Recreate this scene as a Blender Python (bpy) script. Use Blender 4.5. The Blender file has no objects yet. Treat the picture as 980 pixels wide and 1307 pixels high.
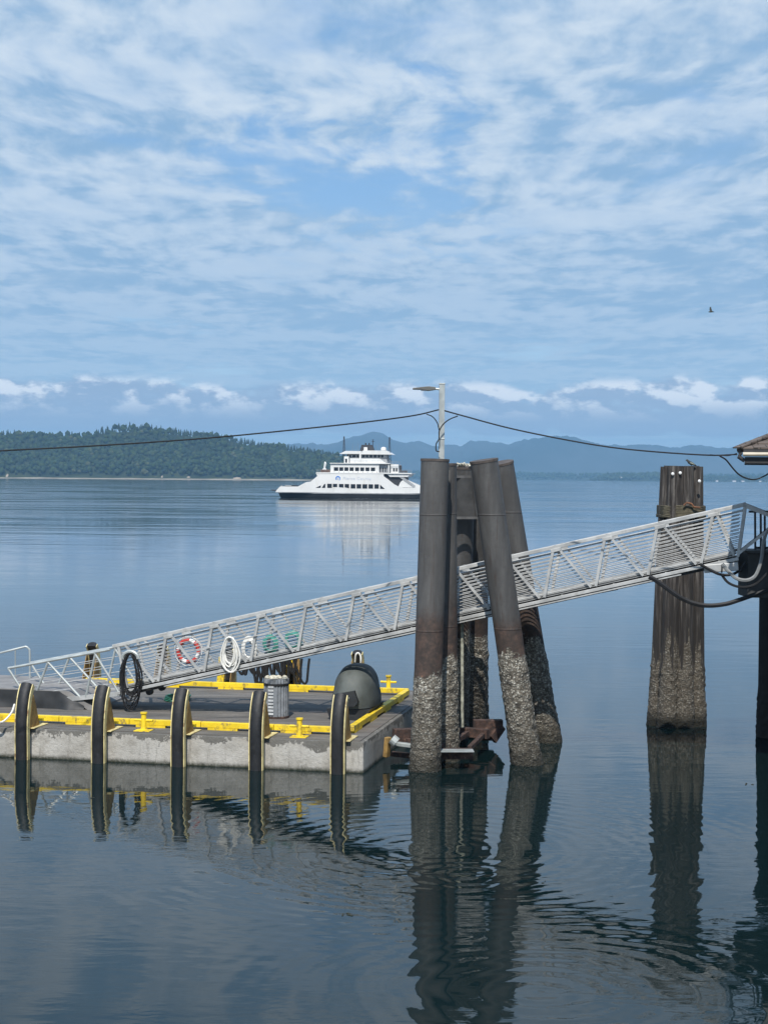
import bpy, bmesh, math, random
import numpy as np
from mathutils import Vector, Matrix, noise as mnoise
R = math.radians
random.seed(7)
rng = np.random.default_rng(7)
scene = bpy.context.scene
COL = scene.collection

# ------------------------------------------------------------------ camera
F, H = 2100.0, 7.7
cam_d = bpy.data.cameras.new('camera'); cam = bpy.data.objects.new('camera', cam_d); COL.objects.link(cam)
cam_d.sensor_fit = 'VERTICAL'; cam_d.sensor_height = 24; cam_d.lens = F/1307*24
cam_d.clip_start = 0.1; cam_d.clip_end = 60000
CM = Matrix.Rotation(R(90-1.206), 3, 'X') @ Matrix.Rotation(R(.43), 3, 'Z')
cam.matrix_world = Matrix.Translation((0, 0, H)) @ CM.to_4x4()
scene.camera = cam
CP = Vector((0, 0, H))
def ray(x, y): return CM @ Vector(((x-490)/F, -(y-653.5)/F, -1))
def az(x, y, z=0):
    d = ray(x, y); return CP + d*((z-H)/d.z)
def aY(x, y, Y):
    d = ray(x, y); return CP + d*(Y/d.y)

# ------------------------------------------------------------------ object helpers
def put(o, parent=None):
    COL.objects.link(o)
    if parent is not None: o.parent = parent
    return o
def tag(o, label=None, cat=None, group=None, kind=None):
    if label: o['label'] = label
    if cat: o['category'] = cat
    if group: o['group'] = group
    if kind: o['kind'] = kind
    return o
def thing(name, label, cat, loc=(0, 0, 0), rz=0, group=None):
    o = bpy.data.objects.new(name, None); COL.objects.link(o)
    o.location = loc; o.rotation_euler = (0, 0, rz); o.empty_display_size = .3
    return tag(o, label, cat, group)

class MB:
    """collects vertices and faces for one mesh"""
    def __init__(s): s.v = []; s.f = []
    def add(s, vs, fs):
        b = len(s.v); s.v += [tuple(v) for v in vs]; s.f += [tuple(i+b for i in f) for f in fs]; return s
    def box(s, a, b):
        x0, y0, z0 = a; x1, y1, z1 = b
        return s.add([(x0,y0,z0),(x1,y0,z0),(x1,y1,z0),(x0,y1,z0),(x0,y0,z1),(x1,y0,z1),(x1,y1,z1),(x0,y1,z1)],
              [(0,3,2,1),(4,5,6,7),(0,1,5,4),(1,2,6,5),(2,3,7,6),(3,0,4,7)])
    def bar(s, p, q, w, h, up=(0, 0, 1)):
        p, q = Vector(p), Vector(q); d = (q-p).normalized(); u = Vector(up)
        sd = d.cross(u)
        if sd.length < 1e-4: sd = d.cross(Vector((0, 1, 0)))
        sd.normalize(); u2 = sd.cross(d)
        a, b = sd*w/2, u2*h/2
        return s.add([p-a-b, p+a-b, p+a+b, p-a+b, q-a-b, q+a-b, q+a+b, q-a+b],
              [(0,3,2,1),(4,5,6,7),(0,1,5,4),(1,2,6,5),(2,3,7,6),(3,0,4,7)])
    def tube(s, pts, r, n=8, cap=True):
        pts = [Vector(p) for p in pts]; m = len(pts)
        rr = r if isinstance(r, (list, tuple)) else [r]*m
        t0 = (pts[1]-pts[0]).normalized()
        a = t0.orthogonal().normalized(); vs = []
        for i, p in enumerate(pts):
            t = (pts[min(i+1, m-1)]-pts[max(i-1, 0)]).normalized()
            a = (a - t*a.dot(t)); a.normalize(); b = t.cross(a)
            for k in range(n):
                g = 2*math.pi*k/n
                vs.append(p + a*math.cos(g)*rr[i] + b*math.sin(g)*rr[i])
        fs = [(i*n+k, i*n+(k+1) % n, (i+1)*n+(k+1) % n, (i+1)*n+k) for i in range(m-1) for k in range(n)]
        if cap: fs += [tuple(range(n-1, -1, -1)), tuple(range((m-1)*n, m*n))]
        return s.add(vs, fs)
    def prism(s, poly, y0, y1, ax='y'):
        """poly in (x,z), extruded along y (or poly in (y,z) extruded along x)"""
        n = len(poly)
        if ax == 'y': vs = [(x, y0, z) for x, z in poly] + [(x, y1, z) for x, z in poly]
        elif ax == 'x': vs = [(y0, x, z) for x, z in poly] + [(y1, x, z) for x, z in poly]
        else: vs = [(x, z, y0) for x, z in poly] + [(x, z, y1) for x, z in poly]
        return s.add(vs, [tuple(range(n)), tuple(range(2*n-1, n-1, -1))] + [(i, i+n, (i+1) % n+n, (i+1) % n) for i in range(n)])
    def lathe(s, prof, c=(0, 0, 0), n=32):
        vs = []; m = len(prof)
        for r, z in prof:
            for k in range(n):
                g = 2*math.pi*k/n; vs.append((c[0]+r*math.cos(g), c[1]+r*math.sin(g), c[2]+z))
        fs = [(i*n+k, i*n+(k+1) % n, (i+1)*n+(k+1) % n, (i+1)*n+k) for i in range(m-1) for k in range(n)]
        fs += [tuple(range(n-1, -1, -1)), tuple(range((m-1)*n, m*n))]
        return s.add(vs, fs)
    def build(s, name, mat, parent=None, smooth=False, bevel=0, label=None):
        me = bpy.data.meshes.new(name); me.from_pydata([tuple(v) for v in s.v], [], s.f)
        bm = bmesh.new(); bm.from_mesh(me); bmesh.ops.recalc_face_normals(bm, faces=bm.faces)
        bm.to_mesh(me); bm.free()
        me.materials.append(mat)
        if smooth:
            me.shade_smooth()
            me.set_sharp_from_angle(angle=R(40))
        o = bpy.data.objects.new(name, me); put(o, parent)
        if bevel:
            b = o.modifiers.new('bevel', 'BEVEL'); b.width = bevel; b.segments = 2; b.limit_method = 'ANGLE'; b.angle_limit = R(35)
        if label: o['label'] = label
        return o

def spline(pts, k=6):
    """Catmull-Rom through points"""
    P = [Vector(p) for p in pts]; P = [P[0]*2-P[1]] + P + [P[-1]*2-P[-2]]; out = []
    for i in range(1, len(P)-2):
        for j in range(k):
            t = j/k; a, b, c, d = P[i-1:i+3]
            out.append(.5*((2*b)+(c-a)*t+(2*a-5*b+4*c-d)*t*t+(3*b-a-3*c+d)*t**3))
    out.append(P[-2]); return out

# ------------------------------------------------------------------ material helpers
class NT:
    def __init__(s, tree): s.t = tree; s.n = tree.nodes; s.l = tree.links
    def new(s, ty, **kw):
        nd = s.n.new(ty)
        for k, v in kw.items(): setattr(nd, k, v)
        return nd
    def set(s, sock, v):
        if hasattr(v, 'links') or isinstance(v, bpy.types.NodeSocket): s.l.new(v, sock)
        else: sock.default_value = v
    def math(s, op, a, b=0.0, c=None, clamp=False):
        nd = s.new('ShaderNodeMath', operation=op); nd.use_clamp = clamp
        s.set(nd.inputs[0], a); s.set(nd.inputs[1], b)
        if c is not None: s.set(nd.inputs[2], c)
        return nd.outputs[0]
    def vmath(s, op, a, b=None):
        nd = s.new('ShaderNodeVectorMath', operation=op); s.set(nd.inputs[0], a)
        if b is not None: s.set(nd.inputs[1], b)
        return nd.outputs[0]
    def scale(s, v, sc): return s.vmath('MULTIPLY', v, sc)
    def noise(s, vec, scale=1, detail=4, rough=.5, dist=0.0, out=0):
        nd = s.new('ShaderNodeTexNoise'); s.set(nd.inputs['Vector'], vec)
        nd.inputs['Scale'].default_value = scale; nd.inputs['Detail'].default_value = detail
        nd.inputs['Roughness'].default_value = rough; nd.inputs['Distortion'].default_value = dist
        return nd.outputs[out]
    def voro(s, vec, scale, feature='F1', out=0):
        nd = s.new('ShaderNodeTexVoronoi', feature=feature); s.set(nd.inputs['Vector'], vec)
        nd.inputs['Scale'].default_value = scale
        return nd.outputs[out]
    def step(s, v, a, b, smooth=True, to0=0.0, to1=1.0):
        nd = s.new('ShaderNodeMapRange', interpolation_type='SMOOTHSTEP' if smooth else 'LINEAR')
        s.set(nd.inputs['Value'], v)
        for k, x in (('From Min', a), ('From Max', b), ('To Min', to0), ('To Max', to1)): s.set(nd.inputs[k], x)
        return nd.outputs[0]
    def mix(s, f, a, b):
        nd = s.new('ShaderNodeMix', data_type='RGBA'); s.set(nd.inputs[0], f)
        s.set(nd.inputs[6], a if not isinstance(a, tuple) else (*a[:3], 1)); s.set(nd.inputs[7], b if not isinstance(b, tuple) else (*b[:3], 1))
        return nd.outputs[2]
    def ramp(s, f, stops):
        nd = s.new('ShaderNodeValToRGB'); s.set(nd.inputs[0], f); e = nd.color_ramp.elements
        while len(e) < len(stops): e.new(.5)
        for el, (p, c) in zip(e, stops): el.position = p; el.color = (*c, 1)
        return nd.outputs[0]
    def bump(s, h, dist=.01, strength=1, normal=None):
        nd = s.new('ShaderNodeBump'); s.set(nd.inputs['Height'], h); nd.inputs['Distance'].default_value = dist
        nd.inputs['Strength'].default_value = strength
        if normal is not None: s.set(nd.inputs['Normal'], normal)
        return nd.outputs[0]

def newmat(name):
    m = bpy.data.materials.new(name); m.use_nodes = True
    t = NT(m.node_tree); b = m.node_tree.nodes['Principled BSDF']
    return m, t, b
def obj_co(t): return t.new('ShaderNodeTexCoord').outputs['Object']
def pos(t): return t.new('ShaderNodeNewGeometry').outputs['Position']
def sep(t, v):
    nd = t.new('ShaderNodeSeparateXYZ'); t.set(nd.inputs[0], v); return nd.outputs
def comb(t, x, y, z):
    nd = t.new('ShaderNodeCombineXYZ')
    for i, v in enumerate((x, y, z)): t.set(nd.inputs[i], v)
    return nd.outputs[0]

def simple(name, col, rough=.6, metal=0.0, var=.25, scale=3, dirt=None, bump=0.0, bscale=20, spec=.5):
    m, t, b = newmat(name)
    p = pos(t)
    n = t.noise(p, scale, 5, .6)
    c = t.mix(t.step(n, .3, .7), tuple(x*(1-var) for x in col), tuple(min(1, x*(1+var)) for x in col))
    if dirt:
        n2 = t.noise(t.vmath('MULTIPLY', p, (1.3, 1.3, .8)), scale*1.7, 6, .7)
        c = t.mix(t.math('MULTIPLY', t.step(n2, .52, .66), dirt[1]), c, dirt[0])
    t.set(b.inputs['Base Color'], c)
    b.inputs['Metallic'].default_value = metal; b.inputs['Specular IOR Level'].default_value = spec
    t.set(b.inputs['Roughness'], t.step(n, .2, .8, True, max(.05, rough-.08), min(1, rough+.08)))
    if bump: t.set(b.inputs['Normal'], t.bump(t.noise(p, bscale, 4), bump))
    return m

M = {}
M['alu'] = simple('aluminium', (.45, .455, .445), .5, .2, .2, 2, ((.25, .24, .22), .35))
M['alu_floor'] = simple('grating', (.06, .06, .06), .7, .2, .2)
M['yellow'] = simple('yellow_paint', (.80, .57, .02), .55, 0, .14, 2.5, ((.24, .18, .07), .9), .003, 25)
M['cream'] = simple('faded_yellow_paint', (.66, .56, .27), .55, 0, .25, 3, ((.20, .09, .03), .85))
M['ramp_pale'] = simple('pale_patch', (.45, .46, .46), .7)
M['bin'] = simple('grey_barrel', (.23, .245, .26), .55, .2, .25, 4, ((.12, .12, .11), .6))
M['crust'] = simple('pale_crust', (.55, .52, .42), .9, 0, .3, 9)
M['ochre'] = simple('weathered_ochre', (.27, .165, .05), .75, 0, .35, 4, ((.10, .045, .02), .8))
M['rubber'] = simple('black_rubber', (.013, .0135, .015), .6, 0, .3, 4, ((.045, .045, .044), .4), .004, 12)
M['rope_black'] = simple('black_rope', (.009, .009, .010), .8, 0, .3, 10)
M['hose_grey'] = simple('grey_hose', (.24, .25, .25), .5, 0, .15, 6)
M['rope_white'] = simple('white_hose', (.74, .73, .68), .5, 0, .1, 6)
M['rope_teal'] = simple('teal_rope', (.05, .24, .20), .7, 0, .2, 6)
M['hose_green'] = simple('green_hose', (.02, .16, .09), .5, 0, .2, 6)
M['red'] = simple('red_ring', (.46, .04, .03), .5, 0, .12)
M['white'] = simple('white_paint', (.80, .80, .78), .45, 0, .04, .6)
M['ship_white'] = simple('ship_white', (.72, .72, .70), .4, 0, .05, .12, ((.5, .47, .4), .25))
M['ship_black'] = simple('ship_black', (.02, .022, .026), .5, 0, .3, .3)
M['ship_dark'] = simple('ship_dark', (.035, .035, .04), .6, 0, .3, .5)
M['ship_deck'] = simple('ship_deck_brown', (.14, .075, .05), .7, 0, .3, .5)
M['ship_grey'] = simple('ship_grey', (.30, .31, .32), .6, 0, .2, .5)
M['glass'] = simple('dark_glass', (.012, .014, .018), .15, 0, .2, .5)
M['blue'] = simple('emblem_blue', (.03, .18, .55), .5)
M['pale_text'] = simple('pale_lettering', (.52, .57, .66), .5)
M['galv'] = simple('galvanised', (.42, .45, .44), .5, .4, .15, 3)
M['hood'] = simple('weathered_dark_rubber', (.075, .085, .08), .65, 0, .35, 1.2, ((.13, .135, .12), .5), .006, 9)
M['black_panel'] = simple('black_panel', (.02, .022, .024), .6, 0, .3)
M['pier_dark'] = simple('dark_pier_steel', (.06, .062, .062), .7, 0, .3, 2)
M['pier_pile'] = simple('creosote_pile', (.02, .018, .017), .85, 0, .4, 3, None, .02, 8)
M['rust'] = None
M['cable'] = simple('black_cable', (.014, .015, .017), .6)
M['gutter'] = simple('tan_gutter', (.50, .44, .34), .5, 0, .1)
M['fascia'] = simple('dark_fascia', (.035, .035, .037), .7)
M['bird'] = simple('bird_feathers', (.05, .055, .05), .9)
M['bird_pale'] = simple('pale_feathers', (.30, .33, .28), .9)
M['ramp_grey'] = simple('grey_ramp', (.22, .21, .20), .8, 0, .2, 1.5)
M['far_house'] = simple('pale_house_wall', (.7, .68, .64), .7, 0, .1, .05)
M['far_roof'] = simple('grey_roof', (.16, .15, .15), .8, 0, .2, .05)

def m_rust():
    m, t, b = newmat('rust'); p = pos(t)
    n = t.noise(p, 6, 8, .7)
    c = t.ramp(n, [(.3, (.02, .015, .013)), (.48, (.05, .03, .024)), (.6, (.10, .055, .04)), (.72, (.22, .16, .125))])
    t.set(b.inputs['Base Color'], c); b.inputs['Roughness'].default_value = .9
    t.set(b.inputs['Normal'], t.bump(n, .05)); return m
M['rust'] = m_rust()

def barnacle(t, p):
    """colour and height of a barnacle crust"""
    n = t.noise(p, 3.5, 5, .6)
    v = t.new('ShaderNodeTexVoronoi'); t.set(v.inputs['Vector'], t.vmath('ADD', p, t.vmath('MULTIPLY', t.noise(p, 20, 2, .5, 0, 1), (.05, .05, .05)))); v.inputs['Scale'].default_value = 19
    v2 = t.new('ShaderNodeTexVoronoi'); t.set(v2.inputs['Vector'], p); v2.inputs['Scale'].default_value = 9
    rnd = sep(t, v.outputs['Color'])[0]
    c = t.ramp(rnd, [(0, (.13, .112, .085)), (.4, (.30, .27, .22)), (.75, (.46, .43, .36)), (1, (.66, .64, .56))])
    c = t.mix(t.step(n, .45, .72), c, t.mix(.6, c, (.055, .045, .03)))
    edge = t.step(v.outputs['Distance'], .25, .62)
    c = t.mix(t.math('MULTIPLY', edge, .62), c, (.04, .034, .026))
    h = t.math('ADD', t.math('MULTIPLY', t.math('SUBTRACT', 1, v.outputs['Distance']), rnd), t.math('MULTIPLY', n, 1.2))
    return c, h

def m_pile(name, zr, zb):
    """painted steel above, rust band between zb and zr, barnacle crust below zb"""
    m, t, b = newmat(name); p = pos(t); z = sep(t, p)[2]
    nl = t.noise(p, .9, 3, .5); ns = t.noise(p, 7, 5, .65); nf = t.noise(p, 22, 3)
    zz = t.math('ADD', z, t.math('ADD', t.math('MULTIPLY', t.math('SUBTRACT', nl, .5), 1.9), t.math('MULTIPLY', t.math('SUBTRACT', ns, .5), .9)))
    paint = t.mix(t.step(t.noise(t.vmath('MULTIPLY', p, (3, 3, .5)), 1.5, 5, .6), .35, .7), (.066, .064, .062), (.10, .098, .095))
    scr = t.noise(t.vmath('MULTIPLY', p, (6, 6, 1.1)), 2.2, 8, .75)
    paint = t.mix(t.math('MULTIPLY', t.step(scr, .64, .72), .55), paint, (.17, .165, .16))
    stk = t.noise(t.vmath('MULTIPLY', p, (7, 7, .22)), 1.6, 6, .7)
    paint = t.mix(t.math('MULTIPLY', t.step(stk, .54, .66), t.step(z, 9, 3.5, True, .25, .8)), paint, (.055, .038, .03))
    paint = t.mix(t.math('MULTIPLY', t.step(t.noise(p, 11, 5, .7), .60, .68), .5), paint, (.045, .042, .04))
    seam = t.step(t.math('ABSOLUTE', t.math('SUBTRACT', t.math('FRACT', t.math('DIVIDE', t.math('ADD', z, .9), 3.05)), .5)), .008, .004)
    paint = t.mix(t.math('MULTIPLY', seam, .35), paint, (.05, .04, .035))
    rust = t.ramp(t.noise(p, 4.5, 8, .72), [(.3, (.028, .023, .021)), (.46, (.05, .037, .031)), (.58, (.078, .052, .041)), (.68, (.12, .075, .055)), (.75, (.38, .16, .07))])
    c = t.mix(t.step(zz, zr-.25, zr+.65), rust, paint)
    bc, bh = barnacle(t, p)
    bc = t.mix(t.step(z, .5, 2.2, True, .55, 0), bc, (.05, .042, .03))
    bc = t.mix(t.math('MULTIPLY', t.step(t.noise(p, 2.2, 4, .6), .54, .66), .7), bc, (.035, .032, .028))
    fb = t.step(zz, zb-.06, zb+.06)
    c = t.mix(fb, bc, c)
    weed = t.step(t.math('ADD', z, t.math('MULTIPLY', ns, .5)), .28, .85)
    c = t.mix(weed, t.mix(.75, bc, (.018, .018, .012)), c)
    t.set(b.inputs['Base Color'], c)
    t.set(b.inputs['Roughness'], t.step(zz, zb, zr+.3, True, .92, .6))
    h = t.math('MULTIPLY', bh, t.math('SUBTRACT', 1, fb))
    t.set(b.inputs['Normal'], t.bump(t.math('ADD', t.math('ADD', h, t.math('MULTIPLY', seam, .15)), t.math('MULTIPLY', ns, .2)), .05))
    return m
M['pile_a'] = m_pile('steel_pile_low_crust', 3.75, 2.5)
M['pile_b'] = m_pile('steel_pile_high_crust', 3.85, 3.0)

def m_wood():
    m, t, b = newmat('weathered_timber_pile'); p = pos(t); z = sep(t, p)[2]
    st = t.noise(t.vmath('MULTIPLY', p, (9, 9, .45)), 1.6, 8, .7, .3)
    st2 = t.noise(t.vmath('MULTIPLY', p, (26, 26, .8)), 1.3, 4, .6)
    c = t.ramp(st, [(.32, (.012, .011, .010)), (.45, (.04, .034, .03)), (.57, (.105, .095, .086)), (.68, (.25, .235, .215))])
    c = t.mix(t.math('MULTIPLY', t.step(st2, .5, .62), .7), c, (.025, .02, .018))
    low = t.step(t.math('ADD', z, t.math('MULTIPLY', st, 2)), 4.2, 6.2)
    c = t.mix(low, t.mix(.72, c, (.02, .018, .017)), c)
    sp = t.noise(t.vmath('MULTIPLY', p, (4.5, 4.5, .35)), 1.0, 3, .6)
    zz = t.math('SUBTRACT', z, t.math('MULTIPLY', t.math('SUBTRACT', sp, .5), 8.0))
    fb = t.step(zz, 2.2, 2.4)
    bc, bh = barnacle(t, p)
    bc = t.mix(.62, bc, (.06, .05, .038))
    c = t.mix(fb, bc, c)
    c = t.mix(t.step(z, .15, .55), (.015, .015, .011), c)
    t.set(b.inputs['Base Color'], c); b.inputs['Roughness'].default_value = .92
    h = t.math('ADD', t.math('MULTIPLY', bh, t.math('SUBTRACT', 1, fb)), t.math('ADD', st, st2))
    t.set(b.inputs['Normal'], t.bump(h, .04)); return m
M['wood'] = m_wood()

def m_concrete():
    m, t, b = newmat('stained_concrete'); p = pos(t); z = sep(t, p)[2]
    n = t.noise(p, 1.6, 7, .65); nf = t.noise(p, 12, 6, .7); ns = t.noise(t.vmath('MULTIPLY', p, (5, 5, .7)), 1.2, 5, .65)
    c = t.ramp(n, [(.3, (.28, .26, .225)), (.5, (.42, .40, .36)), (.7, (.50, .48, .44))])
    c = t.mix(t.math('MULTIPLY', t.step(ns, .52, .7), .55), c, (.17, .155, .13))
    c = t.mix(t.math('MULTIPLY', t.step(nf, .56, .68), .3), c, (.56, .55, .52))
    zz = t.math('ADD', z, t.math('ADD', t.math('MULTIPLY', t.math('SUBTRACT', n, .5), 1.1), t.math('MULTIPLY', t.math('SUBTRACT', nf, .5), .5)))
    c = t.mix(t.step(zz, .64, .70), c, t.mix(nf, (.07, .068, .06), (.2, .19, .17)))       # grime along the top edge
    c = t.mix(t.step(t.math('ADD', z, t.math('MULTIPLY', nf, .14)), .06, .22), (.022, .026, .014), c)   # weed at the waterline
    t.set(b.inputs['Base Color'], c); b.inputs['Roughness'].default_value = .9
    t.set(b.inputs['Normal'], t.bump(t.math('ADD', nf, n), .025)); return m
M['concrete'] = m_concrete()
def m_deck():
    m, t, b = newmat('worn_concrete_deck'); p = pos(t)
    n = t.noise(t.vmath('MULTIPLY', p, (.5, 2.2, 1)), 1.1, 7, .65); nf = t.noise(p, 9, 5, .7); nb = t.noise(p, .6, 3)
    c = t.ramp(n, [(.3, (.065, .06, .053)), (.48, (.12, .112, .10)), (.62, (.17, .155, .138)), (.75, (.26, .245, .22))])
    c = t.mix(t.math('MULTIPLY', t.step(nf, .5, .7), .35), c, (.05, .046, .04))
    c = t.mix(t.math('MULTIPLY', t.step(nb, .5, .7), .35), c, (.13, .085, .06))
    t.set(b.inputs['Base Color'], c); b.inputs['Roughness'].default_value = .88
    t.set(b.inputs['Normal'], t.bump(t.math('ADD', n, nf), .015)); return m
M['deck'] = m_deck()

def m_shingle():
    m, t, b = newmat('brown_shingles'); p = pos(t)
    br = t.new('ShaderNodeTexBrick'); t.set(br.inputs['Vector'], t.vmath('MULTIPLY', comb(t, sep(t, p)[0], sep(t, p)[1], 0), (1, 1, 1)))
    br.inputs['Scale'].default_value = 1.0; br.inputs['Brick Width'].default_value = .32; br.inputs['Row Height'].default_value = .2
    br.inputs['Mortar Size'].default_value = .012
    br.inputs['Color1'].default_value = (.09, .07, .058, 1); br.inputs['Color2'].default_value = (.15, .12, .10, 1); br.inputs['Mortar'].default_value = (.03, .025, .02, 1)
    t.set(b.inputs['Base Color'], br.outputs[0]); b.inputs['Roughness'].default_value = .9
    return m
M['shingle'] = m_shingle()

def m_tree(name, dark=1.0):
    m, t, b = newmat(name)
    at = t.new('ShaderNodeAttribute'); at.attribute_name = 'tint'
    p = pos(t)
    n = t.noise(p, .25, 3, .6)
    c = t.mix(t.step(n, .35, .65), t.vmath('MULTIPLY', at.outputs['Color'], (.6, .6, .65)), at.outputs['Color'])
    t.set(b.inputs['Base Color'], c); b.inputs['Roughness'].default_value = .9; b.inputs['Specular IOR Level'].default_value = .15
    return m
M['forest'] = m_tree('forest_leaves')
def m_ground(name, c1, c2, scale):
    m, t, b = newmat(name); n = t.noise(pos(t), scale, 6, .65)
    t.set(b.inputs['Base Color'], t.mix(t.step(n, .35, .65), c1, c2)); b.inputs['Roughness'].default_value = .95
    b.inputs['Specular IOR Level'].default_value = .1
    return m
M['hillside'] = m_ground('hillside', (.018, .028, .014), (.04, .05, .022), .02)
M['beach'] = m_ground('beach_sand', (.20, .175, .135), (.32, .285, .225), .02)
M['bluff'] = m_ground('bluff_clay', (.22, .18, .13), (.36, .30, .23), .05)
M['mountain'] = m_ground('mountain_rock', (.03, .04, .035), (.07, .08, .08), .0008)
M['far_land'] = m_ground('far_land', (.02, .032, .018), (.045, .055, .03), .01)

# ------------------------------------------------------------------ water
def m_water():
    m, t, b = newmat('sea_water'); p = pos(t)
    sx, sy, sz = sep(t, p)
    b.inputs['Base Color'].default_value = (.004, .012, .013, 1)
    b.inputs['IOR'].default_value = 1.333; b.inputs['Specular IOR Level'].default_value = .5
    dist = t.vmath('DISTANCE', p, (0, 0, 0)) if False else None
    r = t.math('SQRT', t.math('ADD', t.math('MULTIPLY', sx, sx), t.math('MULTIPLY', sy, sy)))
    far = t.step(r, 45, 400)
    patch = t.step(t.noise(t.vmath('MULTIPLY', p, (.012, .03, 0)), 1, 4, .6, .6), .40, .62)
    near_patch = t.step(t.noise(t.vmath('MULTIPLY', p, (.09, .2, 0)), 1, 3, .6, .5), .35, .65)
    w1 = t.noise(t.vmath('MULTIPLY', p, (.35, 1.1, 0)), 1.0, 2, .5, .3)        # long lazy ripples
    w2 = t.noise(t.vmath('MULTIPLY', p, (1.4, 4.0, 0)), 1.0, 3, .55, .4)
    w3 = t.noise(t.vmath('MULTIPLY', p, (.05, .16, 0)), 1.0, 3, .55, .2)       # slow swell, carries the distance
    h = t.math('MULTIPLY', w1, .006)
    h = t.math('ADD', h, t.math('MULTIPLY', w2, t.step(near_patch, 0, 1, True, .0010, .0030)))
    h = t.math('ADD', h, t.math('MULTIPLY', w3, t.math('ADD', .012, t.math('MULTIPLY', t.math('MULTIPLY', far, patch), .16))))
    # rings spreading from the foot of the dolphin's reflection
    for (cx, cy, k, wid, amp) in ((1.55, 31.8, 15, 2.4, .0030), (1.2, 34.0, 14, 11.0, .0014), (2.4, 24.5, 13, 7.5, .0016)):
        dx = t.math('SUBTRACT', sx, cx); dy = t.math('SUBTRACT', sy, cy)
        rr = t.math('SQRT', t.math('ADD', t.math('MULTIPLY', dx, dx), t.math('MULTIPLY', dy, dy)))
        rr2 = t.math('ADD', rr, t.math('MULTIPLY', w1, .5))
        ring = t.math('MULTIPLY', t.math('SINE', t.math('MULTIPLY', rr2, k)), t.step(rr, .1, wid, True, amp, 0))
        h = t.math('ADD', h, ring)
    t.set(b.inputs['Normal'], t.bump(h, 1.0))
    t.set(b.inputs['Roughness'], t.math('ADD', .015, t.math('MULTIPLY', far, t.step(patch, 0, 1, True, .03, .10))))
    return m
M['water'] = m_water()
w = MB()
xs = [-26000, -4000, -600, -80, 80, 600, 4000, 26000]; ys = [-400, 0, 80, 300, 1200, 5000, 14200]
vs = [(x, y, 0) for y in ys for x in xs]; nx = len(xs)
w.add(vs, [(j*nx+i, j*nx+i+1, (j+1)*nx+i+1, (j+1)*nx+i) for j in range(len(ys)-1) for i in range(nx-1)])
tag(w.build('water', M['water']), kind='structure')

# ------------------------------------------------------------------ haze
hz = MB().box((-27000, -450, -1), (27000, 14400, 365))
m = bpy.data.materials.new('sea_haze'); m.use_nodes = True
t = NT(m.node_tree); m.node_tree.nodes.remove(m.node_tree.nodes['Principled BSDF'])
pv = t.new('ShaderNodeVolumePrincipled'); pv.inputs['Color'].default_value = (.35, .66, .98, 1); pv.inputs['Density'].default_value = .000085
t.l.new(pv.outputs[0], m.node_tree.nodes['Material Output'].inputs['Volume'])
tag(hz.build('haze', m), kind='stuff')

# ------------------------------------------------------------------ mountains, far shore, hill
def interp(prof, x):
    return float(np.interp(x, [p[0] for p in prof], [p[1] for p in prof]))
mprof = [(250,571),(330,568),(396,565),(416,568),(439,561),(457,555.6),(475,552.2),(488,553.4),(501,561),(517,564.6),(533,563.5),(546,567),(556,571),(571,568),(581,568),(586,570),(600,562),(617,564),(632,565.5),(647,568),(661,563.6),(676,559.5),(696,557.5),(712,558),(728,556),(736,560),(763,567.6),(790,569),(813,567.4),(852,570.7),(870,569),(887,568),(910,573),(937,570.7),(980,571),(1050,566),(1150,569),(1300,575)]
MY = 12000.0
nxm, nym = 640, 22
x0, x1 = -.25*MY, .45*MY
vs = []
for j in range(nym):
    v = j/(nym-1); y = MY-1500+3000*v
    sh = math.sin(math.pi*min(1, max(0, v)))**.8
    for i in range(nxm):
        x = x0+(x1-x0)*i/(nxm-1); px = 490+x/MY*F
        zt = (609.3+(px-490)*.0075-interp(mprof, px))/F*MY + H
        j1 = mnoise.noise(Vector((x/170, y/400, 0)))*9 + mnoise.noise(Vector((x/60, y/150, 3)))*9 + (.5-abs(mnoise.noise(Vector((x/110, y/300, 8)))))*30 - 11
        nn = mnoise.noise(Vector((x/700, y/600, 5)))
        z = (zt+j1)*(sh*(1-.30*(1-sh)*(1+nn))) if sh > 0 else -2
        vs.append((x, y, max(z, -.5) if 0 < v < 1 else -.5))
mm = MB(); mm.add(vs, [(j*nxm+i, j*nxm+i+1, (j+1)*nxm+i+1, (j+1)*nxm+i) for j in range(nym-1) for i in range(nxm-1)])
tag(mm.build('mountains', M['mountain'], smooth=True), kind='structure')

def land(name, Y, depth, prof, pxa, pxb, mat, tree_h, n=300, rows=10):
    """a low ridge of land whose crest follows prof (pixels), from pxa to pxb; returns its height function"""
    Yr = Y+depth*.55
    def hgt(x, y):
        v = (y-Y)/depth
        if v < 0 or v > 1: return -1
        px = 490+x/Yr*F
        zt = (609.3+(px-490)*.0075-interp(prof, px))/F*Yr + H - tree_h
        s = min(1, (v/.55)) if v < .55 else max(0, (1-v)/.45)
        s = s**.75
        nn = 1+.14*mnoise.noise(Vector((x/120, y/120, 1)))*(1-abs(v-.55))
        return max(-.6, zt*s*nn) if v > 0 else -.6
    xa, xb = (pxa-490)/F*Yr, (pxb-490)/F*Yr
    vs = []
    for j in range(rows+1):
        y = Y+depth*j/rows
        for i in range(n+1):
            x = xa+(xb-xa)*i/n
            vs.append((x, y, hgt(x, y) if 0 < j < rows else -.5))
    b = MB(); b.add(vs, [(j*(n+1)+i, j*(n+1)+i+1, (j+1)*(n+1)+i+1, (j+1)*(n+1)+i) for j in range(rows) for i in range(n)])
    tag(b.build(name, mat, smooth=True), kind='structure')
    return hgt, xa, xb

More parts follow.
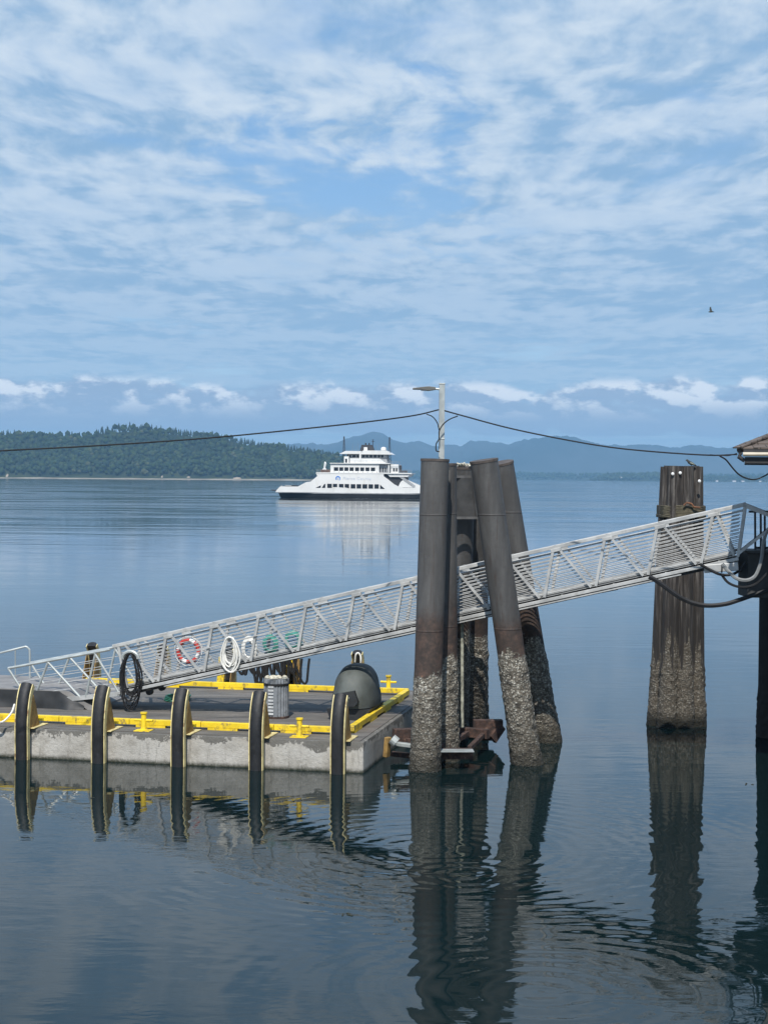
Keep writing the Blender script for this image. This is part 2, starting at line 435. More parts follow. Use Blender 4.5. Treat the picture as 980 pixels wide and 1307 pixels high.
def ico(sub):
    bm = bmesh.new(); bmesh.ops.create_icosphere(bm, subdivisions=sub, radius=1)
    v = np.array([x.co[:] for x in bm.verts]); f = np.array([[x.index for x in fc.verts] for fc in bm.faces]); bm.free(); return v, f
ICO1 = ico(1); ICO2 = ico(2)
def conifer_mesh(n=7):
    v = []; f = []
    for (zb, zt, r) in ((.08, .55, .20), (.32, .78, .15), (.58, 1.0, .095)):
        b = len(v)
        for k in range(n): g = 2*math.pi*k/n; v.append((r*math.cos(g), r*math.sin(g), zb+.05*(k % 2)))
        v.append((0, 0, zt)); f += [(b+k, b+(k+1) % n, b+n) for k in range(n)]
    return np.array(v), np.array(f)
CON = conifer_mesh()
def forest(name, spots, mat):
    """spots: (x,y,z,height,kind,tint) -> one mesh with a per-corner tint"""
    V = []; Fc = []; Cc = []; base = 0
    for (x, y, z, h, kind, tint) in spots:
        a = random.random()*6.28; ca, sa = math.cos(a), math.sin(a)
        if kind == 'c':
            v, f = CON; v = v.copy(); v[:, :2] *= h*random.uniform(.85, 1.25); v[:, 2] *= h
            v[:, :2] += rng.normal(0, h*.012, (len(v), 2))
        else:
            v, f = ICO1; v = v.copy(); v *= (1+rng.normal(0, .16, (len(v), 1)))
            v *= np.array([h*.46, h*.46, h*.46]); v[:, 2] += h*.5
        v = np.stack([v[:, 0]*ca-v[:, 1]*sa+x, v[:, 0]*sa+v[:, 1]*ca+y, v[:, 2]+z], 1)
        V.append(v); Fc.append(f+base); base += len(v)
        Cc.append(np.tile(np.array([*tint, 1.0]), (len(v), 1)))
    V = np.concatenate(V); Fc = np.concatenate(Fc); Cc = np.concatenate(Cc)
    me = bpy.data.meshes.new(name); me.vertices.add(len(V)); me.vertices.foreach_set('co', V.ravel())
    me.loops.add(len(Fc)*3); me.loops.foreach_set('vertex_index', Fc.ravel().astype(np.int32))
    me.polygons.add(len(Fc)); me.polygons.foreach_set('loop_start', np.arange(0, len(Fc)*3, 3, dtype=np.int32))
    me.update(calc_edges=True); me.validate()
    ca = me.color_attributes.new('tint', 'FLOAT_COLOR', 'POINT'); ca.data.foreach_set('color', Cc.ravel())
    me.materials.append(mat); o = bpy.data.objects.new(name, me); COL.objects.link(o); return o

hprof = [(-400,556),(-200,548),(-80,550),(0,547),(50,546),(90,548),(110,549),(130,545),(160,542),(185,541),(215,544),(240,546),(270,548),(290,552),(310,557),(340,561),(380,566),(410,571),(430,575),(445,580),(458,592),(470,608),(480,612)]
HY, HD = 3300.0, 460.0
hh, xa, xb = land('hill', HY, HD, hprof, -420, 474, M['hillside'], 13)
sp = []
greens = [(.024, .044, .017), (.030, .054, .019), (.042, .066, .022), (.018, .034, .016), (.046, .066, .025), (.028, .048, .021)]
y = HY+14
while y < HY+HD*.72:
    x = xa+10
    while x < xb-8:
        xx, yy = x+random.uniform(-5, 5), y+random.uniform(-5, 5)
        z = hh(xx, yy)
        if z > 1:
            clump = mnoise.noise(Vector((xx/70, yy/70, 9)))
            v = (yy-HY)/HD
            con = clump + (v-.35)*1.6 > random.uniform(-.25, .7)
            if con: h = random.uniform(8, 15.5); ti = random.choice([(.020, .036, .020), (.026, .042, .022), (.018, .030, .019)])
            else:
                h = random.uniform(7, 14); ti = random.choice(greens)
                if clump < -.3 and random.random() < .15: ti = (.08, .09, .04)
            sp.append((xx, yy, z-1.5, h, 'c' if con else 'd', ti))
        x += random.uniform(5.5, 11)
    y += 8.0 if y < HY+HD*.3 else 10.5
tag(forest('forest', sp, M['forest']), 'dense wood of conifers and broadleaf trees covering the near hillside above the beach', 'woods', kind='stuff')
# beach strip and clay bluffs
b = MB(); n = 240
vs = []
for i in range(n+1):
    x = xa+(xb-8-xa)*i/n; k = mnoise.noise(Vector((x/60, 0, 0)))
    for (dy, z) in ((-16+5*k, -.3), (-4+4*k, 1.2), (8, 2.8+1.2*k), (24, 3.6)): vs.append((x, HY+dy, z))
b.add(vs, [(i*4+j, i*4+j+1, (i+1)*4+j+1, (i+1)*4+j) for i in range(n) for j in range(3)])
tag(b.build('beach', M['beach'], smooth=True), kind='structure')
for px, wd, ht in ((8, 6, 6), (198, 12, 3), (206, 5, 6), (240, 9, 5), (302, 16, 3), (120, 26, 2.5)):
    cx = (px-490)/F*HY; b = MB(); vs = []
    for i in range(13):
        u = i/12; x = cx+(u-.5)*wd; hh_ = ht*(math.sin(math.pi*u)**.6)*random.uniform(.75, 1)
        vs += [(x, HY+4, 1), (x, HY+9+hh_*.15, 4+hh_*.6), (x, HY+13+hh_*.3, 4+hh_), (x, HY+24, 2)]
    b.add(vs, [(i*4+j, i*4+j+1, (i+1)*4+j+1, (i+1)*4+j) for i in range(12) for j in range(3)])
    tag(b.build('bluff_terrain', M['bluff']), kind='structure')

fprof = [(300,603),(430,602),(505,600),(560,601),(655,602),(700,602.5),(760,603.5),(845,605),(900,604.5),(980,604),(1100,602),(1300,604)]
fh, fxa, fxb = land('far_shore', 8700.0, 600.0, fprof, 330, 1300, M['far_land'], 14, 260, 8)
sp = []
for i in range(2600):
    x = random.uniform(fxa, fxb); y = 8700+random.uniform(10, 380); z = fh(x, y)
    if z > -.4: sp.append((x, y, z-1, random.uniform(13, 21), random.choice('cdd'), random.choice(greens[:4])))
tag(forest('far_forest', sp, M['forest']), 'thin dark band of woods along the far low shore', 'woods', kind='stuff')
nprof = [(745,613),(762,609),(775,606),(800,604.5),(830,604.5),(846,606),(900,607.5),(980,606.5),(1060,604),(1200,605)]
nh, nxa, nxb = land('headland', 7200.0, 420.0, nprof, 752, 1250, M['far_land'], 6, 200, 8)
sp = []
for i in range(2300):
    x = random.uniform(nxa, nxb); y = 7200+random.uniform(12, 260); z = nh(x, y); px = 490+x/7400*F
    big = 765 < px < 842
    if z > -.4: sp.append((x, y, z-1, random.uniform(12, 21) if big else random.uniform(6, 11), random.choice('cdd'), random.choice(greens)))
tag(forest('headland_forest', sp, M['forest']), 'low tree covered headland across the water behind the timber pile cluster', 'woods', kind='stuff')
n_house = 0
for px, wd, nm in ((793, 9, 'in the headland trees'), (914, 10, 'leftmost one right of the timber piles'), (936, 15, 'second and widest of the row'),
               (947, 12, 'third of the row by the water'), (969, 9, 'rightmost, under the cable loop')):
    hx, hy = (px-490)/F*7195, 7196
    hz_ = 13 if px == 793 else .8
    if px == 793: hy = 7230
    hs = thing('shore_house', 'tiny pale house on the far shore, '+nm, 'house', (hx, hy, hz_), 0, 'houses on the far shore')
    MB().box((-wd/2, -4, -2), (wd/2, 4, 4.5)).build('wall', M['far_house'], hs)
    MB().prism([(-wd/2-.6, 4.52), (wd/2+.6, 4.52), (wd/2-2, 7), (-wd/2+2, 7)], -4.6, 4.6).build('roof', M['far_roof'], hs)

# ------------------------------------------------------------------ ferry
fy = thing('ferry', 'white double-ended car ferry with a black hull crossing the bay beyond the piles', 'ferry', (-6.23, 597, 0), R(-5))
S = .2843
def fx(px): return (px-468)*S
def fz(py): return (636.3-py)*S
def win(px0, px1, py0, py1, y, parent, poly=None, name='window', mat='glass', th=.05):
    b = MB()
    if poly: b.prism([(fx(a), fz(c)) for a, c in poly], y-th, y+.02)
    else: b.box((fx(px0), y-th, fz(py1)), (fx(px1), y+.02, fz(py0)))
    return b.build(name, M[mat], parent)
# hull: black lower body, lens-shaped plan with blunt ends
def hullring(z, L, B, tip=.22):
    pts = []
    for k in range(41):
        u = -1+2*k/40; x = L*u; w_ = B*(1-abs(u)**5)**.55 if abs(u) < 1 else 0
        w_ = max(w_, B*tip); pts.append((x, -w_, z))
    return pts + [(x, -y, z) for x, y, z in reversed(pts)]
b = MB(); rings = [hullring(-.6, 30.5, 8.6), hullring(.3, 31.4, 9.2), hullring(1.75, 32.0, 9.6)]
n = len(rings[0]); vs = sum(rings, []); b.add(vs, [(i*n+k, i*n+(k+1) % n, (i+1)*n+(k+1) % n, (i+1)*n+k) for i in range(2) for k in range(n)] + [tuple(range(n-1, -1, -1)), tuple(range(2*n, 3*n))])
hull = b.build('hull', M['ship_black'], fy)
b = MB(); rr = [hullring(1.72, 32.15, 9.75), hullring(2.1, 32.15, 9.75)]; b.add(sum(rr, []), [(k, (k+1) % n, n+(k+1) % n, n+k) for k in range(n)]+[tuple(range(n-1, -1, -1)), tuple(range(n, 2*n))])
b.build('rubbing_strake', M['ship_grey'], fy)
# bow ramps
for sx in (-1, 1):
    b = MB().prism([(sx*31.5, 2.2), (sx*34.6, 2.75), (sx*34.6, 2.95), (sx*31.5, 2.7)], -4.2, 4.2); b.build('ramp', M['ship_dark'], fy)
    for s2 in (-1, 1): MB().bar((sx*31.2, s2*4.6, 2.2), (sx*30.4, s2*4.6, 4.6), .35, .35).build('ramp_post', M['ship_grey'], fy)
# side plates (near side with the photographed outline, mirrored on the far side)
side = [(-32, 2.1), (-31.7, 2.7), (-30.3, 4.2), (-23.9, 4.2), (-20.9, 5.8), (-19.3, 6.0), (-16.9, 8.0), (-17.4, 8.9), (-17.4, 9.1), (6.9, 9.1), (6.9, 8.1), (8.6, 6.9), (10.6, 5.3), (12.6, 4.3), (14, 4.1), (26, 4.1), (30.3, 4.1), (31.7, 2.7), (32, 2.1)]
MB().prism(side, -9.6, -9.35).build('side_plate', M['ship_white'], fy)
MB().prism([(-x if False else x, z) for x, z in side], 9.35, 9.6).build('side_plate', M['ship_white'], fy)
MB().box((-31, -9.3, 2.1), (31, 9.3, 2.3)).build('car_deck', M['ship_grey'], fy)
# centre casing on the car deck keeps the windows dark behind
MB().box((-15, -2.0, 2.32), (15, 2.0, 8.5)).build('centre_casing', M['ship_grey'], fy)
# main-deck openings
polys = [[(406.6, 622.9), (412.8, 622.9), (413.2, 619.8)], [(414.3, 622.9), (418.8, 622.9), (418.8, 617.8), (417.2, 618.4)],
         [(421.2,622.9),(427.0,622.9),(427.0,617.8),(421.2,617.8)], [(428.3,621.8),(433.8,621.8),(433.8,617.8),(428.3,617.8)],
         [(435.9,621.9),(441.8,622.4),(441.8,617.9),(435.9,617.9)], [(443.1,622.0),(448.8,623.2),(448.8,617.9),(443.1,617.9)]]
for a, c in ((498,557),(570,628),(642,703),(717,775),(790,845)): polys.append([(400+a/9.8, 623.4), (400+c/9.8, 623.4), (400+c/9.8, 618), (400+a/9.8, 618)])
polys.append([(487.8, 623.6), (493.8, 623.6), (490, 620.4), (487.8, 618.2)])
for p in polys: win(0, 0, 0, 0, -9.62, fy, [(a, c) for a, c in p], 'side_opening')
# overhanging passenger deck
MB().box((fx(407), -9.7, 8.95), (fx(527.5), 9.7, 9.35)).build('passenger_deck', M['ship_white'], fy)
MB().prism([(fx(496), 8.94), (fx(526), 8.94), (fx(522), 7.9), (fx(500), 7.9)], -9.3, 9.3).build('deck_edge', M['ship_white'], fy)
# dark panel standing in for the car tunnel's shade under the right overhang, with the far side's white stair casing
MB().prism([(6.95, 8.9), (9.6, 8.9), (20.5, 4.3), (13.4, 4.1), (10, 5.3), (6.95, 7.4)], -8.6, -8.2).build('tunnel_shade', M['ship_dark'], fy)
MB().prism([(12.0, 4.2), (12.8, 6.0), (14.3, 7.3), (20.8, 4.6), (20.8, 4.2)], -9.0, -8.8).build('stair_casing', M['ship_white'], fy)
MB().bar((fx(509), -8.9, 8.9), (fx(531), -8.9, 4.5), .5, .9).build('stair', M['ship_grey'], fy)
MB().box((fx(516), -8.95, 5.0), (fx(524), -8.6, 6.2)).build('white_locker', M['ship_white'], fy)
# passenger cabin
MB().box((fx(424.7), -8.8, 9.36), (fx(486), 8.8, 12.5)).build('passenger_cabin', M['ship_white'], fy)
MB().box((fx(424), -9.3, 12.5), (fx(500), 9.3, 12.75)).build('cabin_roof', M['ship_white'], fy)
for a, c in ((285,340),(352,402),(415,465),(480,530),(548,597),(612,660),(675,725),(742,795)):
    win(400+a/9.8, 400+c/9.8, 596.9, 601.4, -8.82, fy)
MB().box((fx(486), -8.0, 9.36), (fx(496.5), 8.0, 12.49)).build('aft_cabin', M['ship_grey'], fy)
for a, c in ((486.4,488.2),(489.8,491.7),(493.2,494.8)): win(a, c, 597, 602.5, -8.02, fy)
MB().box((fx(500.2), -7.0, 9.36), (fx(510), 7.0, 12.4)).build('stair_house', M['ship_white'], fy)
for a, c in ((503.2,505.4),(506.6,508.7)): win(a, c, 597.4, 601.6, -7.02, fy)
MB().box((fx(497.5), -8.9, 9.4), (fx(499.3), -8.6, 12.4)).build('pillar', M['ship_white'], fy)
# bridge deck
MB().prism([(fx(449), 12.76), (fx(494), 12.76), (fx(486.5), 14.4), (fx(449), 14.4)], -7.5, 7.5).build('bridge_deck_house', M['ship_white'], fy)
MB().box((fx(441.2), -7.0, 12.76), (fx(447), -1.0, 15.1)).build('bridge_stair_house', M['ship_white'], fy)
win(442.6, 445, 586, 591, -7.02, fy)
MB().prism([(fx(443), 12.76), (fx(495.5), 12.76), (fx(493.5), 16.2), (fx(444), 16.2)], -5.6, 5.6).build('pilothouse', M['ship_grey'], fy)
for a, c in ((444.5,446.4),(447.4,449.6),(451,455.5),(456.6,460.6),(463.5,467),(468,471.4),(472.8,476.6),(478,482),(483.2,486.4),(487.4,490.5)):
    win(a, c, 581.0, 584.3, -5.62, fy)
MB().prism([(fx(435), 16.05), (fx(462), 16.05), (fx(462.5), 17.1), (fx(443), 17.1)], -6.8, 6.8).build('bridge_roof', M['ship_white'], fy)
MB().prism([(fx(461), 15.9), (fx(502), 15.9), (fx(494), 17.3), (fx(465), 17.3)], -6.95, 6.9).build('bridge_roof', M['ship_white'], fy)
MB().box((fx(460.5), -7.0, 14.4), (fx(462.5), -6.7, 16.6)).build('pillar', M['ship_white'], fy)
MB().prism([(fx(459), 17.1), (fx(477.4), 17.1), (fx(474.5), 19.4), (fx(461.5), 19.4)], -2.0, 2.0).build('funnel', M['ship_dark'], fy)
MB().box((fx(464.8), -3.0, 17.2), (fx(469), -2.05, 18.5)).build('vent_box', M['ship_white'], fy)
for px in (466, 470.5): MB().tube([(fx(px), 0, 19.3), (fx(px), 0, 20.1)], .25, 8).build('exhaust', M['ship_dark'], fy)
MB().tube([(fx(475.5), -1, 17.3), (fx(475.5), -1, 21.3)], .12, 6).box((fx(474), -1.4, 20.6), (fx(477.2), -.6, 20.8)).box((fx(474.6), -1.3, 21.2), (fx(476.6), -.7, 21.35)).build('radar_mast', M['ship_dark'], fy)
MB().lathe([(.2, 0), (.95, .15), (1.05, .7), (.8, 1.2), (.15, 1.4)], (fx(489.5), -2, 17.3), 16).build('radome', M['ship_white'], fy, smooth=True)
MB().box((fx(486.5), -2.5, 17.3), (fx(493), -1.5, 17.7)).build('locker', M['ship_grey'], fy)
for px, top in ((439.4, 557.5), (497.3, 558)):
    b = MB(); zt = fz(top); z0 = 12.7
    for k in (-1, 1):
        b.tube([(fx(px)+k*.65, -3+k*.3, z0), (fx(px)+k*.12, -3, zt)], .07, 6)
    b.tube([(fx(px), -2.4, z0), (fx(px), -3, zt)], .07, 6)
    for q in range(9):
        a = q/9; c = (q+1)/9; wa, wc = .65*(1-a)+.12*a, .65*(1-c)+.12*c
        b.tube([(fx(px)-wa, -3, z0+(zt-z0)*a), (fx(px)+wc, -3, z0+(zt-z0)*c)], .045, 5); b.tube([(fx(px)+wa, -3, z0+(zt-z0)*a), (fx(px)-wc, -3, z0+(zt-z0)*c)], .045, 5)
    b.box((fx(px)-.22, -3.2, zt-1.0), (fx(px)+.22, -2.8, zt-.3)); b.build('mast', M['ship_dark'], fy)
for px, tp in ((450, 567), (454, 570), (457, 566), (480, 568), (484, 566)):
    MB().tube([(fx(px), -2, 17), (fx(px), -2, fz(tp))], .035, 5).build('antenna', M['ship_grey'], fy)
MB().tube([(fx(416), -6, 9.3), (fx(416), -6, 11), (fx(417), -6, 12.6), (fx(416.5), -6, 13.2)], [.5, .35, .45, .15], 8).box((fx(413.5), -6.3, 10.3), (fx(418.5), -5.7, 10.7)).build('davit', M['ship_white'], fy)
MB().box((fx(412), -9.0, 9.36), (fx(424), -8.7, 10.3)).build('deck_bulwark', M['ship_deck'], fy)
MB().box((fx(414), -3, 9.36), (fx(424), 3, 10.0)).build('deck_bench', M['ship_deck'], fy)
def rail(x0, x1, y, z, parent, step=1.4, h=1.05, mat='ship_grey'):
    b = MB(); k = max(1, int(abs(x1-x0)/step))
    for i in range(k+1): x = x0+(x1-x0)*i/k; b.box((x-.03, y-.03, z), (x+.03, y+.03, z+h))
    for q in (.35, .7, 1): b.box((x0, y-.025, z+h*q-.025), (x1, y+.025, z+h*q+.025))
    return b.build('railing', M[mat], parent)
rail(fx(487), fx(527), -9.5, 9.36, fy); rail(fx(407.5), fx(424), -9.5, 9.36, fy); rail(fx(448), fx(500), -9.1, 12.76, fy, 2); rail(fx(497), fx(512), -8.5, 12.45, fy, 1.2)
MB().box((fx(511), -7.6, 9.4), (fx(514), -6, 12.0)).box((fx(514), -7.6, 9.4), (fx(521), -6, 10.2)).build('deck_gear', M['ship_dark'], fy)
# life ring dots along the cabin foot
b = MB()
for k in range(10): b.box((fx(430+k*6)-.12, -9.76, 9.42), (fx(430+k*6)+.12, -9.7, 9.66))
b.build('lamp_row', M['ship_deck'], fy)
# emblem: blue ring open at lower left with pale centre, and faded lettering
cx, cz = fx(434.6), fz(611); b = MB()
for i in range(22):
    a0, a1 = R(-60+i*13), R(-60+(i+1)*13); th = .18+.26*math.sin(math.pi*i/22)
    b.add([(cx+.88*math.cos(a), -9.64, cz+.88*math.sin(a)) for a in (a0, a1)] + [(cx+(.88-th)*math.cos(a), -9.64, cz+(.88-th)*math.sin(a)) for a in (a1, a0)], [(0, 1, 2, 3)])
b.build('emblem', M['blue'], fy)
ec = MB().lathe([(.60, -.01), (.60, .01)], (0, 0, 0), 24).build('emblem_centre', M['pale_text'], fy)
ec.rotation_euler = (R(90), 0, 0); ec.location = (cx-.1, -9.63, cz-.12); ec.scale = (.75, .75, .75)
cu = bpy.data.curves.new('lettering', 'FONT'); cu.body = 'Pierce County'; cu.size = 1.5; cu.extrude = .01; cu.align_x = 'LEFT'; cu.align_y = 'CENTER'; cu.space_character = 1.15
cu.materials.append(M['pale_text']); tmp_ = bpy.data.objects.new('lettering_tmp', cu); COL.objects.link(tmp_)
lm_ = bpy.data.meshes.new_from_object(tmp_.evaluated_get(bpy.context.evaluated_depsgraph_get())); bpy.data.objects.remove(tmp_); lm_.name = 'lettering'
lt = bpy.data.objects.new('lettering', lm_); put(lt, fy); lt.rotation_euler = (R(90), 0, 0); lt.location = (fx(441), -9.66, fz(611))
# cars on the open end
for (px, colr, lab) in ((373, 'ship_white', 'white car at the bow end of the ferry car deck'), (381.5, 'ship_dark', 'dark car behind the white car on the ferry deck')):
    c = thing('parked_car', lab, 'car', (0, 0, 0), 0)
    c.parent = None
    wm = Matrix.Translation((-6.23, 597, 0)) @ Matrix.Rotation(R(-5), 4, 'Z')
    c.matrix_world = wm @ Matrix.Translation((fx(px), -7.4, 2.3))
    for q in (-1.35, 1.35):
        for s_ in (-.8, .8): MB().prism([(q+.33*math.cos(g*math.pi/6), .33+.33*math.sin(g*math.pi/6)) for g in range(12)], s_-.1, s_+.1).build('wheel', M['rubber'], c)
    MB().prism([(-2.3, .45), (2.3, .45), (2.35, 1.0), (1.4, 1.28), (-2.2, 1.3), (-2.35, .9)], -.9, .9).build('body', M[colr], c)
    MB().prism([(-2.1, 1.3), (1.3, 1.28), (.6, 2.15), (-1.8, 2.2)], -.78, .78).build('cabin', M['glass'], c)
    MB().prism([(-1.8, 2.2), (.6, 2.15), (.55, 2.28), (-1.75, 2.32)], -.78, .78).build('roof', M[colr], c)
# foam along the waterline
m, t, bb = newmat('foam'); n_ = t.noise(t.vmath('MULTIPLY', pos(t), (.25, 1.5, 1)), 1.5, 5, .7)
bb.inputs['Base Color'].default_value = (.75, .78, .8, 1); bb.inputs['Roughness'].default_value = .9
tr = t.new('ShaderNodeBsdfTransparent'); mx = t.new('ShaderNodeMixShader'); t.set(mx.inputs[0], t.step(n_, .5, .6)); t.l.new(tr.outputs[0], mx.inputs[1]); t.l.new(bb.outputs[0], mx.inputs[2])
t.l.new(mx.outputs[0], m.node_tree.nodes['Material Output'].inputs[0])
b = MB(); b.add([(fx(430), -9.4, .05), (fx(560), -9.4, .05), (fx(560), -13.2, .05), (fx(470), -13.4, .05), (fx(430), -10.2, .05)], [(0, 1, 2, 3, 4)])
fo = b.build('wake_foam', m); fo.location = (-6.23, 597, 0); fo.rotation_euler = (0, 0, R(-5)); tag(fo, 'thin streak of white foam along the ferry hull at the waterline', 'foam', kind='stuff')

# ------------------------------------------------------------------ floating dock
RZ = R(-11.8)
O = az(463.5, 987, 0)
dock = thing('floating_dock', 'concrete floating dock with yellow bull rails and black curved fenders beneath the gangway', 'floating dock', (O.x, O.y, 0), RZ)
Mi = (Matrix.Translation((O.x, O.y, 0)) @ Matrix.Rotation(RZ, 4, 'Z')).inverted()
def L(p): return Mi @ Vector(p)
DZ, DD, DX = .80, 10.6, -17.0
def rough_box(a, b, seg, amp, seed=0):
    """box with chipped, slightly uneven edges"""
    bm = bmesh.new(); mb = MB().box(a, b)
    vs = [bm.verts.new(v) for v in mb.v]
    for f in mb.f: bm.faces.new([vs[i] for i in f])
    bmesh.ops.bevel(bm, geom=list(bm.edges), offset=.035, segments=2, affect='EDGES', profile=.6)
    for ax in range(3):
        lo, hi = a[ax], b[ax]; k = int((hi-lo)/seg)
        for i in range(1, k):
            co = [0, 0, 0]; no = [0, 0, 0]; co[ax] = lo+(hi-lo)*i/k; no[ax] = 1
            bmesh.ops.bisect_plane(bm, geom=list(bm.verts)+list(bm.edges)+list(bm.faces), plane_co=co, plane_no=no)
    for v in bm.verts:
        n_ = mnoise.noise(v.co*3+Vector((seed, 0, 0)))*amp + mnoise.noise(v.co*11)*amp*.6
        v.co += Vector((n_ if abs(v.co.x-a[0]) < .1 or abs(v.co.x-b[0]) < .1 else 0, n_ if abs(v.co.y-a[1]) < .1 or abs(v.co.y-b[1]) < .1 else 0, n_*.5 if v.co.z > b[2]-.05 else 0))
    o = MB(); bm.verts.index_update(); o.v = [tuple(v.co) for v in bm.verts]; o.f = [tuple(v.index for v in f.verts) for f in bm.faces]; bm.free(); return o
rough_box((DX, 0, -.5), (0, DD, DZ), .25, .018).build('concrete_hull', M['concrete'], dock, smooth=True)
MB().box((DX+.1, .12, DZ-.02), (-.12, DD-.12, DZ+.018)).build('deck', M['deck'], dock)
# bull rails: lengths of yellow beam on low blocks
def bull(p, q, nseg, gap=.0):
    p, q = Vector(p), Vector(q); d = q-p
    for i in range(nseg):
        a = p+d*(i/nseg); c = p+d*((i+1)/nseg)-d.normalized()*.012
        b = MB(); b.bar(a+Vector((0, 0, .155)), c+Vector((0, 0, .155)), .17, .15)
        rl = b.build('bull_rail', M['yellow'], dock, bevel=.012)
        k = MB()
        for u, hl in ((.30, .42),):
            m_ = a+(c-a)*u; e = (c-a).normalized()*hl; k.bar(m_-e+Vector((0, 0, .046)), m_+e+Vector((0, 0, .046)), .175, .066)
        k.build('rail_block', M['yellow'], rl)
bull((-17, 1.0, DZ), (-.62, 1.0, DZ), 8); bull((-.62, 1.25, DZ), (-.62, 9.1, DZ), 4); bull((-11.4, 9.3, DZ), (-.6, 9.3, DZ), 5)
# fenders
def fender(x, t0, sgn):
    """rubber D strip with painted flange plates and a triangular back bracket"""
    root = bpy.data.objects.new('fender', None); put(root, dock); root.location = (x, t0, 0); root.scale = (1, sgn, 1)
    prof = [(-.10, -.45), (-.10, .0), (-.11, .4), (-.12, .8), (-.10, 1.15), (-.03, 1.5), (.08, 1.78), (.22, 1.98)]
    pr = spline([(0, a, c) for a, c in prof], 4); m_ = len(pr)
    vs = []; nn = 9
    for i, p in enumerate(pr):
        tdir = (pr[min(i+1, m_-1)]-pr[max(i-1, 0)]).normalized(); out = Vector((0, -tdir.z, tdir.y)); 
        if out.y > 0: out = -out
        wv = .155
        for k in range(nn):
            g = math.pi*k/(nn-1); vs.append(p+Vector((-wv*math.cos(g), 0, 0))+out*(.15*math.sin(g)**.6))
        vs.append(p+Vector((wv, 0, 0))-out*.05); vs.append(p+Vector((-wv, 0, 0))-out*.05)
    q = nn+2
    b = MB(); b.add(vs, [(i*q+k, i*q+(k+1) % q, (i+1)*q+(k+1) % q, (i+1)*q+k) for i in range(m_-1) for k in range(q)]+[tuple(range(q)), tuple(range((m_-1)*q, m_*q))])
    b.build('rubber_strip', M['rubber'], root, smooth=True)
    for sd in (-1, 1):
        b = MB(); vs = []
        for i, p in enumerate(pr):
            tdir = (pr[min(i+1, m_-1)]-pr[max(i-1, 0)]).normalized(); out = Vector((0, -tdir.z, tdir.y))
            if out.y > 0: out = -out
            for (dx, do) in ((.165, .06), (.190, .06), (.190, -.09), (.165, -.09)): vs.append(p+Vector((sd*dx, 0, 0))+out*do)
        b.add(vs, [(i*4+k, i*4+(k+1) % 4, (i+1)*4+(k+1) % 4, (i+1)*4+k) for i in range(m_-1) for k in range(4)]+[(0, 1, 2, 3), tuple(range((m_-1)*4, m_*4))])
        b.build('flange', M['cream'], root)
        MB().prism([(.0, .83), (.0, 1.2), (.10, 1.5), (.20, 1.72), (.34, 1.46), (.62, .83)], sd*.182-.012, sd*.182+.012, 'x').build('bracket', M['ochre'], root)
    MB().box((-.24, .02, .825), (.30, .95, .845)).build('foot_plate', M['cream'], root)
    return root
for px, py in ((30, 968), (128, 972), (228, 977), (328, 981), (431, 986)): fender(L(az(px, py)).x+.04, -.12, 1)
fender(-11.6, -.12, 1); 
for x in (-11.7, -9.2, -6.93, -4.72, -2.55): fender(x, DD+.12, -1)
# cruciform bitts
def bitt(x, y):
    b = MB(); b.lathe([(.14, 0), (.14, .03), (.085, .05), (.072, .12), (.072, .44), (.095, .46), (.095, .50)], (x, y, DZ+.018), 20)
    b.tube([(x-.26, y, DZ+.3), (x+.26, y, DZ+.3)], .035, 10)
    b.box((x-.22, y-.2, DZ+.0185), (x+.22, y+.2, DZ+.035)); b.build('bitt', M['yellow'], dock, smooth=True, label='yellow mooring bitt with a cross bar')
bitt(-6.15, .38); bitt(-1.82, .40); bitt(-1.45, DD-.35); bitt(-10.6, .38)
# ------------------------------------------------------------------ things on the dock
def dthing(name, label, cat, x, y, z=DZ+.018, rz=0, group=None):
    p = dock_m @ Vector((x, y, z)); return thing(name, label, cat, p, RZ+rz, group)
dock_m = Mi.inverted()
# barrel
b0 = L(az(349, 918, .81))
br = dthing('ribbed_barrel', 'grey ribbed upright barrel with a black strap standing on the dock behind the front rail', 'barrel', b0.x, b0.y+.3)
prof = []; n = 48; vs = []
for j in range(2):
    for k in range(96):
        g = 2*math.pi*k/96; r_ = .345+.014*math.sin(g*24); vs.append((r_*math.cos(g), r_*math.sin(g), .06+j*1.06))
MB().add(vs, [(k, (k+1) % 96, 96+(k+1) % 96, 96+k) for k in range(96)]+[tuple(range(95, -1, -1)), tuple(range(96, 192))]).build('body', M['bin'], br, smooth=True)
MB().lathe([(.37, 0), (.37, .06), (.34, .065)], n=32).build('base_ring', M['rust'], br)
MB().lathe([(.362, .93), (.368, .97), (.362, 1.0)], n=32).build('strap', M['rope_black'], br)
b = MB()
for k in range(26):
    g = random.random()*6.28; r_ = random.uniform(.05, .33); b.lathe([(.02, 0), (.07, .02), (.05, .07), (.01, .09)], (r_*math.cos(g), r_*math.sin(g), 1.115), 7)
b.build('top_crust', M['crust'], br)
b = MB()
for k in range(9): b.box((-.14, -.375, .12+k*.095), (.02, -.362, .18+k*.095))
b.build('pale_panel', M['ramp_pale'], br)
